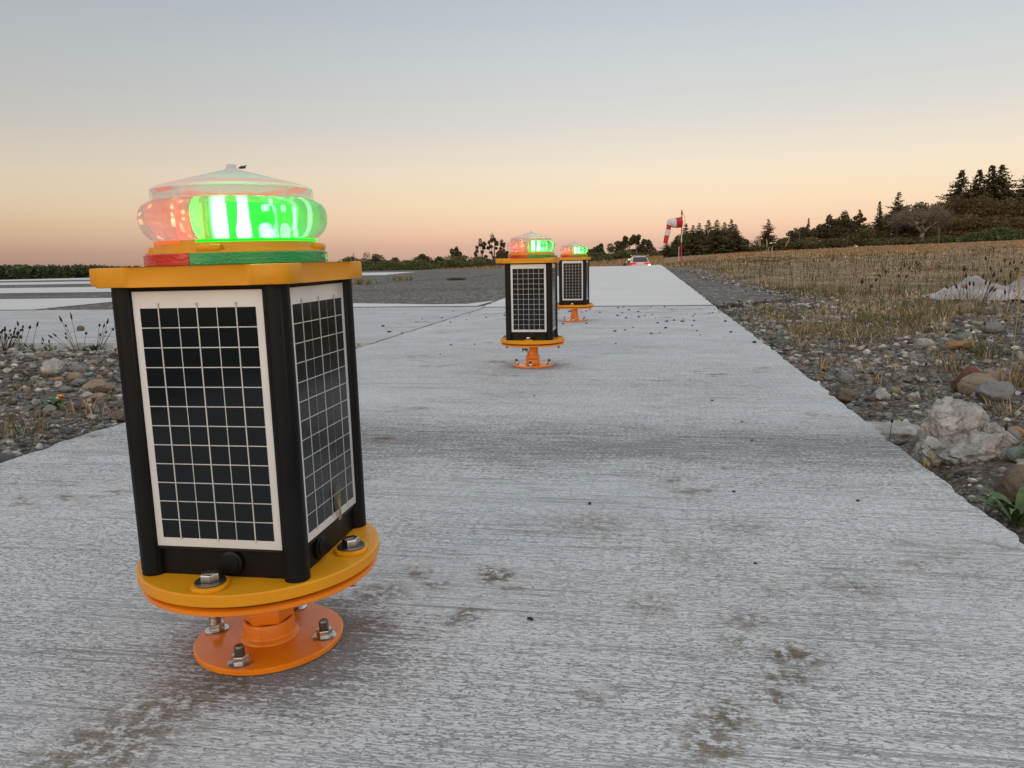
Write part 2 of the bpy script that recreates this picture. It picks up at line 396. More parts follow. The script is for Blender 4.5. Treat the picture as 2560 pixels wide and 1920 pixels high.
MT['green_spill'] = emit('added_green_spill', (.012, 1, .02, 1), 1.5); MT['red_spill'] = emit('added_red_spill', (1, .20, .05, 1), .9)  # emission for rings added to spill coloured light on the collar
MT['core'] = plain('pale_led_core', (.55, .5, .42), .35)

# ------------------------------------------------------------------ world and light
def build_world():
    w = bpy.data.worlds.new('World'); scn.world = w; w.use_nodes = True; t = w.node_tree; t.nodes.clear()
    M = Mat.__new__(Mat); M.t = t; M._oc = None
    out = t.nodes.new('ShaderNodeOutputWorld'); bg = t.nodes.new('ShaderNodeBackground'); t.links.new(bg.outputs[0], out.inputs[0])
    d = t.nodes.new('ShaderNodeTexCoord').outputs['Generated']
    nv = M.n('ShaderNodeVectorMath', operation='NORMALIZE'); M.set(nv.inputs[0], d); d = nv.outputs[0]
    sp = M.n('ShaderNodeSeparateXYZ', i_Vector=d); z = sp.outputs[2]
    zz = M.math('POWER', M.math('MAXIMUM', z, 0), .5)        # more stops near the horizon
    P = lambda v: math.sqrt(v)
    st = [(0, lin(206, 169, 152)), (P(.015), lin(226, 184, 161)), (P(.035), lin(248, 208, 175)), (P(.062), lin(253, 225, 190)), (P(.10), lin(249, 231, 204)),
          (P(.13), lin(237, 227, 210)), (P(.167), lin(222, 220, 214)), (P(.23), lin(207, 212, 214)), (P(.295), lin(193, 201, 208)), (P(.45), (.58, .66, .76, 1)), (P(.7), (.82, .90, .98, 1)), (1, (.92, .98, 1.0, 1))]
    front = M.ramp(zz, st)
    dot = M.n('ShaderNodeVectorMath', operation='DOT_PRODUCT'); M.set(dot.inputs[0], d); dot.inputs[1].default_value = (RT[0], RT[1], 0)
    hi_ = M.smooth(dot.outputs['Value'], -.85, .25, .70, .985); lo_ = M.smooth(dot.outputs['Value'], -.85, .15, .50, .985); k_ = M.smooth(z, -.015, .085)
    lat = M.math('ADD', M.math('MULTIPLY', hi_, k_), M.math('MULTIPLY', lo_, M.math('SUBTRACT', 1, k_)))
    front = M.mix(1.0, front, lat, 'MULTIPLY')
    # the afterglow where the sun went down, behind the camera
    gb = M.n('ShaderNodeVectorMath', operation='DOT_PRODUCT'); M.set(gb.inputs[0], d); gb.inputs[1].default_value = (-FW[0], -FW[1], 0)
    back = M.smooth(gb.outputs['Value'], .0, 1.0)
    glow = M.ramp(zz, [(0, (1.0, .50, .20, 1)), (P(.08), (1.0, .60, .28, 1)), (P(.25), (.9, .72, .50, 1)), (P(.6), (.4, .45, .5, 1)), (1, (0, 0, 0, 1))])
    gs = M.math('MULTIPLY', back, 1.1)
    gl = M.mix(1.0, glow, gs, 'MULTIPLY')
    # the light of the twilight sky, taken from the sky model at a sun just on the horizon
    sky = M.n('ShaderNodeTexSky', sky_type='NISHITA'); sky.sun_disc = False; sky.sun_elevation = math.radians(1.0); sky.sun_rotation = math.radians(170)
    sk = M.mix(1.0, sky.outputs[0], M.math('MULTIPLY', M.smooth(z, .36, .8), .02), 'MULTIPLY')
    c = M.mix(1.0, front, gl, 'ADD'); c = M.mix(1.0, c, sk, 'ADD')
    M.set(bg.inputs[0], c); bg.inputs[1].default_value = 1.0
build_world()
su = bpy.data.lights.new('afterglow_sun', 'SUN'); su.energy = .5; su.angle = math.radians(40); su.color = (1, .72, .48)
so = bpy.data.objects.new('afterglow_sun', su); COL.objects.link(so)
so.rotation_euler = Vector((.55, .95, -.22)).to_track_quat('-Z', 'Y').to_euler()

cam = bpy.data.cameras.new('camera'); co = bpy.data.objects.new('camera', cam); COL.objects.link(co)
cam.sensor_width = 36; cam.lens = 36*F_PX/2560; cam.clip_start = .02; cam.clip_end = 3000
co.matrix_world = Matrix(((RT[0], UP[0], -FW[0], 0), (RT[1], UP[1], -FW[1], 0), (RT[2], UP[2], -FW[2], CAM_H), (0, 0, 0, 1)))
scn.camera = co
scn.view_settings.view_transform = 'Standard'; scn.view_settings.look = 'None'; scn.view_settings.exposure = 0; scn.view_settings.gamma = 1
scn.cycles.use_denoising = True
scn.cycles.max_bounces = 10; scn.cycles.transparent_max_bounces = 16; scn.cycles.sample_clamp_indirect = 14

# ------------------------------------------------------------------ ground sheets
def grid_sheet(name, ys, xfun, nx, mat, off=0.0, thick=0, jag=0, kind='structure'):
    ys = np.asarray(ys); V = []; n = nx+1
    for y in ys:
        x0, x1 = xfun(y); t = np.linspace(0, 1, n); x = x0+(x1-x0)*t
        if jag:
            e = jag*float(fbm(np.array([y*17.]), np.array([x1*3.]), 1., 4)[0]); x[-1] += e
            e = jag*float(fbm(np.array([y*17.]), np.array([x0*3.+50]), 1., 4)[0]); x[0] += e
        z = terrain(x, np.full(n, y), detail=False)+off
        V.append(np.stack([x, np.full(n, y), z], 1))
    V = np.concatenate(V); F = []
    for j in range(len(ys)-1):
        for i in range(nx): F.append((j*n+i, j*n+i+1, (j+1)*n+i+1, (j+1)*n+i))
    b = MB(); b.add(V, F)
    if thick:
        N = len(V); rim = [i for i in range(nx)]+[j*n+nx for j in range(len(ys)-1)]+[(len(ys)-1)*n+i for i in range(nx, 0, -1)]+[j*n for j in range(len(ys)-1, 0, -1)]
        low = [(V[i][0], V[i][1], V[i][2]-thick) for i in rim]; k = len(rim); o = len(b.v); b.v += low
        for q in range(k): b.f.append((rim[q], o+q, o+(q+1) % k, rim[(q+1) % k])); b.m.append(0)
    return tag(b.build(name, mat, smooth=False), kind=kind)
# terrain: polar sheet to the horizon
def build_ground():
    rs = [0.0]; r = .35
    while r < 9: rs.append(r); r += .045+.012*r
    while r < 900: rs.append(r); r *= 1.045
    rs.append(2500); a = np.radians(np.concatenate([np.arange(-75, 60, .5), np.arange(60, 285, 7.5)])); na = len(a)
    V = []
    for r in rs:
        x = np.sin(a)*max(r, .01); y = np.cos(a)*max(r, .01); V.append(np.stack([x, y, terrain(x, y)], 1))
    V = np.concatenate(V); F = []
    for j in range(len(rs)-1):
        i = np.arange(na); i2 = (i+1) % na; F.append(np.stack([j*na+i, j*na+i2, (j+1)*na+i2, (j+1)*na+i], 1)[:, ::-1])
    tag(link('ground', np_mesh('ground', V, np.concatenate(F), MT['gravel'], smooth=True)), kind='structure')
build_ground()
yy = np.concatenate([np.arange(-2.5, 6.285, .012), [6.285]])
grid_sheet('concrete_strip', np.concatenate([yy[yy < 1.716], [1.716]]), lambda y: (-1.328, .512), 6, MT['strip'], 0, .16, .009)
grid_sheet('concrete_strip', np.concatenate([[1.721], yy[yy > 1.725]]), lambda y: (-1.328, .512), 6, MT['strip'], 0, .16, .009)
yf = np.concatenate([np.arange(6.29, 10, .05), np.arange(10, 50, .5)])
grid_sheet('runway_edge_strip', yf, lambda y: (-1.33, .505), 4, MT['asphalt'], 0, .1)
grid_sheet('concrete_pad', np.arange(3.63, 6.46, .02), lambda y: (-26, -1.336), 40, MT['pad'], -.002, .15, .006)
grid_sheet('asphalt_apron', np.concatenate([np.arange(6.445, 12, .1), np.arange(12, 50, .5)]), lambda y: (-75, -1.333), 90, MT['asphalt'], -.001, .1)
grid_sheet('asphalt_shoulder', np.concatenate([np.arange(6.3, 14, .04), np.arange(14, 50, .5)]), lambda y: (.508, float(shoulder_right(y))), 4, MT['asphalt'], -.002, .1, .06)
# painted markings
lw = lambda y: float(np.interp(y, [6.29, 7.0, 7.8, 12, 33, 50], [-1.36, -1.40, -1.43, -1.7, -2.6, -2.9]))
grid_sheet('white_threshold_marking', np.concatenate([np.arange(6.29, 12, .04), np.arange(12, 50, .5)]), lambda y: (lw(y), float(np.interp(y, [6.29, 12, 32, 50], [.500, .50, .50, .50]))), 8, MT['white'], .004, 0, .012)
for (y0, y1, xe) in ((6.46, 8.7, -5.75), (10.7, 13.4, -6.2), (15.85, 18.4, -6.8), (20.6, 25.2, -7.2)):
    grid_sheet('white_runway_stripe', np.linspace(y0, y1, 40), lambda y: (-72, xe-.1*(y-y0)), 70, MT['white'], .0035, 0, .02)
def taper(x): return float(np.interp(x, [-4.6, -2.8, -1.9, -1.6, -1.43], [6.462, 7.05, 6.72, 6.75, 7.3]))
def band():
    xs = np.linspace(-4.6, -1.44, 40); V = [(x, 6.455, .0035) for x in xs]+[(x, taper(x), .0035) for x in xs]; n = len(xs)
    b = MB(); b.add(V, [(i, i+1, n+i+1, n+i) for i in range(n-1)]); tag(b.build('white_edge_marking', MT['white'], smooth=False), kind='structure')
band()
# joints and cracks
def crack(pts, w, z=.0045, mat='joint'):
    P = []
    for (x0, y0), (x1, y1) in zip(pts[:-1], pts[1:]):
        n = max(2, int(math.hypot(x1-x0, y1-y0)/.05))
        for i in range(n): P.append((x0+(x1-x0)*i/n, y0+(y1-y0)*i/n))
    P.append(pts[-1]); P = np.array(P); d = np.gradient(P, axis=0); d /= np.linalg.norm(d, axis=1)[:, None]+1e-9; nr = np.stack([-d[:, 1], d[:, 0]], 1)
    jit = .35*fbm(P[:, 0]*14, P[:, 1]*14, 3., 3)[:, None]*w; ww = w*(.7+.5*np.abs(fbm(P[:, 0]*9, P[:, 1]*9, 8., 2)))[:, None]
    A = P+nr*(jit+ww/2); B = P+nr*(jit-ww/2); zz = terrain(P[:, 0], P[:, 1], detail=False)+z
    V = [(a[0], a[1], c) for a, c in zip(A, zz)]+[(b_[0], b_[1], c) for b_, c in zip(B, zz)]; n = len(P)
    b = MB(); b.add(V, [(i, i+1, n+i+1, n+i) for i in range(n-1)]); tag(b.build('pavement_crack', MT[mat], smooth=False), kind='structure')
crack([(-1.331, 3.63), (-1.333, 6.3)], .008, .002)
crack([(-13, 10.05), (-1.7, 10.1)], .06, .004)
crack([(-5.9, 9.9), (-5.1, 12.2), (-4.0, 16.5), (-3.7, 19)], .07, .004)
crack([(-3.6, 22), (-2.9, 27), (-2.8, 31)], .12, .004)
crack([(.52, 9.9), (1.1, 10.0)], .04, .004); crack([(.52, 19.6), (.8, 19.8)], .1, .004)
crack([(-1.3, 6.285), (.5, 6.287)], .010, .0075)

# ------------------------------------------------------------------ the lamps
def rounded(w, h, r, n=6, cx=0, cy=0):
    P = []
    for (sx, sy, a0) in ((1, 1, 0), (-1, 1, 90), (-1, -1, 180), (1, -1, 270)):
        for i in range(n+1):
            a = math.radians(a0+90*i/n); P.append((cx+sx*(w-r)+r*math.cos(a), cy+sy*(h-r)+r*math.sin(a)))
    return P
def hexa(r, rot=0): return [(r*math.cos(rot+k*PI/3), r*math.sin(rot+k*PI/3)) for k in range(6)]
def make_lamp():
    t = thing('runway_light', '', 'runway light')
    # foot
    b = MB(); b.lathe([(.0, .0), (.0755, 0), (.077, .001), (.077, .005), (.0755, .0062), (0, .0062)], 72); b.build('base_flange', MT['orange'], t)
    stud = MB(); stud.lathe([(.0048, .0), (.0048, .0235), (.0040, .0250), (0, .0250)], 16)
    for k in range(9): stud.lathe([(.0047, .0150+k*.0009), (.0053, .01545+k*.0009), (.0047, .0159+k*.0009)], 14)
    stud_me = stud.mesh('anchor_bolt', MT['steel_dark'])
    nut_me = MB().prism(hexa(.0084), .0076, .0152, .0007).mesh('nut', MT['steel'])
    wash_me = MB().lathe([(.0048, .0062), (.0122, .0062), (.0126, .0066), (.0126, .0074), (.012, .0078), (.0048, .0078)], 28).mesh('washer', MT['steel'])
    for k in range(4):
        a = k*PI/2; s = link('anchor_bolt', stud_me, t, (.0622*math.cos(a), .0622*math.sin(a), 0), (0, 0, .4+k))
        link('nut', nut_me, s); link('washer', wash_me, s)
    b = MB(); b.lathe([(.0312, .0062), (.0306, .0078), (.0282, .0094), (.0268, .0106), (.0265, .0120), (.0265, .0246), (.0260, .0255), (.0235, .0257)], 48)
    b.build('pipe_socket', MT['orange'], t)
    b = MB(); b.prism(hexa(.0262, .36), .0258, .0402, .0012); b.lathe([(.0225, .0402), (.0208, .0425), (.0205, .0440), (.0205, .0820)], 40); b.build('pipe', MT['orange'], t)
    scr = MB(); scr.tube([(-.014, -.013, .062), (-.032, -.020, .062)], .0033, 10); scr.box((-.022, -.0165, .062), (.004, .012, .012), .001, (0, 0, .4)); scr.box((-.034, -.021, .062), (.004, .011, .013), .0018, (0, 0, .4))
    scr.build('set_screw', MT['steel_dark'], t)
    # two discs, the shade between them painted as a dark red disc
    b = MB(); b.lathe([(0, .0815), (.1165, .0815), (.1178, .0825), (.1178, .0865), (.1165, .0875), (0, .0875)], 96); b.build('support_disc', MT['orange'], t)
    b = MB(); b.lathe([(0, .0876), (.1120, .0876), (.1120, .0917), (0, .0917)], 64)
    b.build('gap_shade_disc', MT['shadow_gap'], t)
    b = MB(); b.lathe([(0, .0918), (.1195, .0918), (.121, .0930), (.121, .1026), (.1195, .1038), (0, .1038)], 96)
    b.build('mounting_disc', MT['amber'], t)
    hb = MB(); hb.prism(hexa(.0090, .3), .1098, .1172, .0008); hb.lathe([(.0044, .0815), (.0044, .1100)], 14); hb.lathe([(.0044, .077), (.0044, .0815)], 14)
    for k in range(6): hb.lathe([(.0044, .0665+k*.0013), (.0050, .0671+k*.0013), (.0044, .0678+k*.0013)], 14)
    hb.lathe([(0, .0655), (.0044, .0655), (.0044, .0780)], 14)
    head_me = hb.mesh('disc_bolt', MT['steel'])
    w2 = MB().lathe([(.0045, .1078), (.0138, .1078), (.0142, .1083), (.0142, .1093), (.0138, .1098), (.0045, .1098)], 32).mesh('washer', MT['steel_dark'])
    boss = MB().prism(rounded(.0165, .0165, .0120, 6), .1037, .1076, .0012).mesh('bolt_boss', MT['amber'])
    for k in range(4):
        a = k*PI/2; q = .0985 if k % 2 == 0 else .1000
        s = link('disc_bolt', head_me, t, (q*math.cos(a), q*math.sin(a), 0), (0, 0, a+.2)); link('washer', w2, s); link('bolt_boss', boss, s); 
    # case
    H0, H1 = .1039, .381
    b = MB(); b.prism(rounded(.0765, .0765, .004, 3), H0, H1)
    for k in range(4):                                           # ledge under each panel
        M = Matrix.Rotation(k*PI/2, 4, 'Z'); bb = MB(); bb.box((0, -.0775, .1315), (.138, .006, .0035), .0012); bb.box((0, -.0772, .379), (.138, .004, .004), .001)
        b.add([M @ Vector(p) for p in bb.v], bb.f)
    b.build('case', MT['black'], t)
    post = MB(); post.lathe([(0, H0+.0004), (.0120, H0+.0004), (.0120, H1), (0, H1)], 32)
    post.box((0, 0, (H0+H1)/2), (.0200, .0200, H1-H0-.002), .0045); post_me = post.mesh('corner_post', MT['black'])
    for sx in (-1, 1):
        for sy in (-1, 1): link('corner_post', post_me, t, (sx*.0742, sy*.0742, 0))
    plug = MB(); R = Matrix.Rotation(PI/2, 4, 'X')
    plug.lathe([(0, .006), (.0080, .006), (.0088, .0052), (.0088, .004), (.0118, .003), (.0118, 0), (0, 0)], 32, M=R); plug.lathe([(.0128, -.0005), (.0128, .0008), (.0122, .0008), (.0122, -.0005)], 32, M=R)
    plug_me = plug.mesh('cable_plug', MT['black'])
    link('cable_plug', plug_me, t, (.010, -.0768, .1185)); link('cable_plug', plug_me, t, (.0768, -.030, .1190), (0, 0, PI/2))
    # solar panels, six by twelve cells
    W, Z0, Z1 = .0700, .1335, .3765
    fr = MB(); fr.box((0, -.0785, (Z0+Z1)/2), (2*W, .004, Z1-Z0), .0008); fr_me = fr.mesh('solar_panel', MT['frame'])
    cw, chh = .1150/6, (.2195)/12; cb = MB(); x0 = -.0575; z0 = Z0+.0085
    for i in range(6):
        for j in range(12):
            a = x0+i*cw+.00045; c = a+cw-.0009; e = z0+j*chh+.00045; f = e+chh-.0009; y = -.0808
            cb.add([(a, y, e), (c, y, e), (c, y, f), (a, y, f)], [(0, 1, 2, 3)])
    cell_me = cb.mesh('solar_cells', MT['cells'], smooth=False)
    bu = MB(); bu.box((0, -.0811, (z0+z0+.2195)/2), (.0011, .0005, .2235)); bu.lathe([(0, z0+.2215), (.0010, z0+.2215), (.0010, z0+.2235), (0, z0+.2235)], 8, c=(0, -.0811, 0)); bu_me = bu.mesh('busbar', MT['busbar'], smooth=False)
    for k in range(4):
        p = link('solar_panel', fr_me, t, (0, 0, 0), (0, 0, k*PI/2)); link('solar_cells', cell_me, p)
        for i in (1, 3, 5): link('busbar', bu_me, p, (x0+i*cw, 0, 0))
    # lid with corner lobes and the hinge lug on the left
    P = []; L, Q, r = .0918, .0950, .012
    def corner(sx, sy, a0):
        for i in range(7):
            a = math.radians(a0+90*i/6); P.append((sx*(Q-r)+r*math.cos(a), sy*(Q-r)+r*math.sin(a)))
    corner(1, 1, 0); P.extend([(.062, Q-.001), (.056, L), (-.056, L), (-.062, Q-.001)]); corner(-1, 1, 90); P.extend([(-Q+.001, .062), (-L, .056), (-L, -.056), (-Q+.001, -.062)])
    corner(-1, -1, 180); P.extend([(-.062, -Q+.001), (-.056, -L), (.056, -L), (.062, -Q+.001)]); corner(1, -1, 270); P.extend([(Q-.001, -.062), (L, -.056), (L, .056), (Q-.001, .062)])
    b = MB(); b.prism(P, .3805, .3985, .0016); b.build('lid', MT['amber'], t)
    b = MB(); b.prism(rounded(.019, .058, .006, 5, -.1035, -.004), .3815, .3983, .0016)
    b.build('hinge_lug', MT['amber'], t)
    # coloured band, collar
    for nm, mt, a0 in (('red_band', 'red_band', PI/2), ('green_band', 'green_band', -PI/2)):
        b = MB(); b.lathe([(.0700, .3988), (.0852, .3988), (.0858, .3994), (.0858, .4088), (.0852, .4094), (.0700, .4094)], 48, closed=True, a0=a0+.0035, a1=a0+PI-.0035); b.build(nm, MT[mt], t)
    b = MB(); b.lathe([(0, .3986), (.0840, .3986), (.0840, .4106), (.0832, .4114), (.0775, .4117), (.0768, .4125), (.0752, .4205), (.0735, .4213), (0, .4213)], 72)
    for k in range(4):
        a = k*PI/2+.2; bb = MB(); bb.box((.0785, 0, .4138), (.012, .022, .0065), .0022); M = Matrix.Rotation(a, 4, 'Z'); b.add([M @ Vector(p) for p in bb.v], bb.f)
    b.build('lens_collar', MT['amber'], t)
    # lit drum inside the lens
    core = MB(); core.lathe([(0, .4214), (.052, .4214), (.052, .4560), (0, .4560)], 48); core.build('lamp_core', MT['core'], t)
    b = MB(); b.lathe([(.0545, .4230), (.0545, .4555)], 40, a0=-1.47, a1=PI/2+.1); b.lathe([(.0535, .4225), (.0640, .4225)], 40, a0=-1.47, a1=PI/2+.1)
    gp_ = b.build('green_diffuser', MT['green_glow'], t)
    def leds(spec):
        q = MB(); x0_, x1_ = .0563, .0590
        P_ = [(-w_/2, z_) for z_, w_ in spec]+[(w_/2, z_) for z_, w_ in reversed(spec)]; n_ = len(P_)
        q.add([(x0_, y_, z_) for y_, z_ in P_]+[(x1_, y_*.8, z_) for y_, z_ in P_], [tuple(range(n_))[::-1], tuple(range(n_, 2*n_))]+[(i, (i+1) % n_, n_+(i+1) % n_, n_+i) for i in range(n_)])
        return q.mesh('green_led', MT['green_hot'], smooth=False)
    blob = leds([(.4225, .0090), (.4258, .0128), (.4310, .0128), (.4345, .0095), (.4362, .0040)]); dot = leds([(.4470, .0020), (.4488, .0044), (.4512, .0050), (.4535, .0026)]); bar = leds([(.4232, .0125), (.4300, .0130), (.4420, .0120), (.4545, .0115)]); spot = leds([(.4225, .0110), (.4260, .0140), (.4310, .0138), (.4360, .0115), (.4410, .0095), (.4460, .0088), (.4500, .0080), (.4540, .0066)]); small = leds([(.4235, .0045), (.4280, .0085), (.4330, .0060), (.4375, .0016), (.4450, .0014), (.4490, .0055), (.4530, .0050)])
    for a, me_ in ((-1.30, bar), (-.95, spot), (-.57, blob), (-.55, dot), (-.20, dot), (-.18, blob), (.2, small)): link('green_led', me_, gp_, rot=(0, 0, a))
    b = MB(); b.lathe([(.0545, .4230), (.0545, .4480)], 24, a0=PI*.62, a1=PI*1.40); b.lathe([(.0555, .4235), (.0630, .4235)], 24, a0=PI*.62, a1=PI*1.42)
    rp_ = b.build('red_diffuser', MT['red_glow'], t)
    b = MB(); b.lathe([(.0757, .4190), (.0760, .4214)], 40, a0=-1.55, a1=1.50); b.build('green_spill_ring', MT['green_spill'], t)  # added glowing ring, imitates LED light leaking under the lens
    b = MB(); b.lathe([(.0758, .4180), (.0760, .4214)], 40, a0=PI*.62, a1=PI*1.44); b.build('red_spill_ring', MT['red_spill'], t)
    b = MB(); b.lathe([(.0565, .4230), (.0565, .4550)], 4, a0=PI*1.485, a1=PI*1.50); b.build('amber_edge_light', MT['orange_glow'], t)
    led = MB(); led.box((.0575, 0, .4415), (.002, .0034, .0030), .0008); led.box((.0575, 0, .4475), (.002, .0034, .0034), .0008); led_me = led.mesh('red_led', MT['red_hot'])
    for a in (PI*1.0, PI*1.19, PI*1.37): link('red_led', led_me, rp_, rot=(0, 0, a))
    LP = [(.0660, .4216), (.0715, .4216), (.0790, .4240), (.0845, .4300), (.0875, .4370), (.0882, .4435), (.0870, .4500), (.0838, .4550), (.0785, .4582), (.0755, .4590), (.0700, .4590), (.0660, .4580)]
    for nm, mt, a0, a1 in (('green_glow_lens', 'lens_green_glow', -1.50, PI/2-.004), ('red_glow_lens', 'lens_red_glow', PI/2+.004, 2*PI-1.504)):
        lens = MB(); lens.lathe(LP, 64, closed=True, a0=a0, a1=a1); lens.build(nm, MT[mt], t, ang=60)
    sk = MB(); sk.lathe([(.0757, .4591), (.0757, .4675), (.0752, .4690), (.0732, .4690), (.0732, .4591)], 96, closed=True); sk.build('lens_skirt', MT['wall'], t)
    ring = MB(); ring.lathe([(.0715, .4700), (.0560, .4728)], 80, a0=-PI*.94, a1=PI*.94, m=0); ring.build('light_guide_ring', MT['pink_ring'], t)
    dm = MB(); dm.lathe([(.0757, .4691), (.0745, .4706), (.0715, .4722), (.0600, .4758), (.0400, .4811), (.0200, .4862), (.0080, .4893), (.0052, .4905), (.0048, .4940), (.0040, .4948), (0, .4948)], 96)
    dm.build('dome', MT['dome'], t, ang=60)
    return t
lamp = make_lamp(); lamp['group'] = 'green and red lit solar runway lights in a row along the strip'
ls = [(-.398, .721, (math.radians(.15), math.radians(-.45), 0), 'large nearest solar runway light glowing green and red, filling the left foreground'),
      (-.426, 2.846, (0, 0, 0), 'middle-distance solar runway light glowing green, standing between the nearest one and the third'),
      (-.462, 4.893, (0, 0, math.radians(-2)), 'smaller lit solar runway light partly hidden behind the middle one'),
      (None, 46.0, (0, 0, math.radians(4)), 'tiny far runway light with green top beside the white car')]
for i, (x, y, r, lb) in enumerate(ls):
    o = lamp if i == 0 else copy_tree(lamp)
    if x is None: x, y = at(1572, 46.0); z = tz(x, y, detail=False)-.01
    else: z = .0004
    o.location = (x, y, z); o.rotation_euler = r; o['label'] = lb

# speck on the dome and dry straw stuck to the right-hand panel of the first lamp
b = MB(); b.tube([(-.0035, 0, .001), (0, 0, .0016), (.0035, .0006, .0012)], [.0006, .0016, .0007], 8); b.tube([(.001, 0, .002), (.0045, .001, .0032)], [.0008, .0004], 6)
tag(b.build('dead_insect', plain('dark_insect', (.03, .022, .018), .5), loc=(-.398+.012, .721-.010, .4893)), 'tiny dark insect sitting on the dome of the nearest lamp', 'insect')
MT['straw'] = plain('dry_straw', (.34, .25, .13), .8, var=.3)
b = MB()
for k in range(8):
    y0 = .0018*k-.006; b.tube([(0, y0*.5, 0), (.0012, y0*.3-.002, .016), (.0006, y0*1.3-.006, .030+.003*(k % 4))], [.0003, .0004, .00015], 5)
tag(b.build('straw_wisp', MT['straw'], loc=(-.398+.0822, .721+.012, .1335)), 'wisp of dry grass caught on the right-hand panel of the nearest lamp', 'straw')

# ------------------------------------------------------------------ stones
def ico(n):
    bm = bmesh.new(); bmesh.ops.create_icosphere(bm, subdivisions=n, radius=1); bm.verts.index_update()
    V = np.array([v.co[:] for v in bm.verts]); F = np.array([[v.index for v in f.verts] for f in bm.faces]); bm.free(); return V, F
I1, I2, I4 = ico(2), ico(3), ico(4); IS = ico(1)
def pebble_var(base, seed, ang=.25):
    V, F = base; V = V.copy(); r_ = np.random.default_rng(seed+500); N = r_.normal(0, 1, (11, 3)); N /= np.linalg.norm(N, axis=1)[:, None]; q = V @ N.T; V = V*np.minimum(np.where(q > .05, r_.uniform(.62, 1, 11)/np.maximum(q, .05), 9).min(1), 1.1)[:, None]; n = fbm(V[:, 0]*1.3+seed*7.1, V[:, 1]*1.3, V[:, 2]*1.3+seed, 3); V *= (1+ang*n)[:, None]
    return V, F
PV0 = [pebble_var(I1, s, .3) for s in range(5)]; PV1 = [pebble_var(I2, s, .28) for s in range(6)]; PVS = [pebble_var(ico(0) if False else IS, s, .35) for s in range(4)]
STONE = 1.3*np.array([(.10, .10, .105), (.16, .155, .15), (.075, .072, .07), (.20, .17, .135), (.13, .145, .14), (.30, .28, .26), (.17, .12, .08), (.055, .053, .055), (.24, .22, .20), (.42, .40, .37), (.10, .07, .05), (.13, .11, .09), (.20, .19, .18), (.09, .082, .075), (.26, .25, .235)])
def scatter_stones(name, P, rad, label, flat=.62):
    Vs, Fs, Cs = [], [], []; o = 0
    for (x, y, z), r in zip(P, rad):
        V, F = PV1[random.randrange(6)] if r > .013 else PV0[random.randrange(5)] if r > .0065 else PVS[random.randrange(4)]
        s = np.array([r*random.uniform(.8, 1.35), r*random.uniform(.7, 1.1), r*flat*random.uniform(.7, 1.25)])
        a = random.uniform(0, 2*PI); ca, sa = math.cos(a), math.sin(a); W = V*s
        tl = random.uniform(-.4, .4); W = np.stack([W[:, 0], W[:, 1]*math.cos(tl)-W[:, 2]*math.sin(tl), W[:, 1]*math.sin(tl)+W[:, 2]*math.cos(tl)], 1)
        W = np.stack([W[:, 0]*ca-W[:, 1]*sa, W[:, 0]*sa+W[:, 1]*ca, W[:, 2]], 1)+(x, y, z+r*flat*.35)
        c = STONE[random.randrange(len(STONE))]*random.uniform(.65, 1.3)
        Vs.append(W); Fs.append(F+o); Cs.append(np.tile(c, (len(V), 1))); o += len(V)
    me = np_mesh(name, np.concatenate(Vs), np.concatenate(Fs), MT['pebble'], np.concatenate(Cs), True)
    return tag(link(name, me), label, 'gravel', kind='stuff')
def mat_pebble():
    m = Mat('pebbles'); a = m.n('ShaderNodeAttribute', attribute_name='tint'); n = m.noise(120, 4, .7); c = m.mix(m.smooth(n, .3, .7), a.outputs['Color'], m.mix(1, a.outputs['Color'], (.6, .58, .55, 1), 'MULTIPLY'))
    return m.done(m.pbr(c, .85, 0, m.bump(m.noise(220, 4), .3, .002), .3))
MT['pebble'] = mat_pebble()
def gravel(name, n, xr, yr, label, rlo, rhi, cond=None, pw=2.4):
    x = RNG.uniform(*xr, n); y = yr[0]+(yr[1]-yr[0])*RNG.uniform(0, 1, n)**1.35
    k = np.ones(n, bool) if cond is None else cond(x, y); x, y = x[k], y[k]
    r = rlo+(rhi-rlo)*RNG.uniform(0, 1, len(x))**pw*1.0; r = r*np.clip(.6+.14*np.hypot(x, y), .7, 1.4)
    scatter_stones(name, np.stack([x, y, terrain(x, y)], 1), r, label)
gravel('gravel', 34000, (.525, 3.2), (.85, 7.0), 'loose grey and brown gravel along the right side of the strip', .0028, .0165, lambda x, y: (x-.52 < .55+.5*y) & ((y < 6.2) | (x > shoulder_right(y))) & (x < .25+.62*y), 4.2)
gravel('gravel', 24000, (-3.9, -1.345), (1.1, 3.6), 'loose gravel in the patch behind the left corner of the strip', .0028, .016, lambda x, y: x > -.95*y-.35, 4.2)

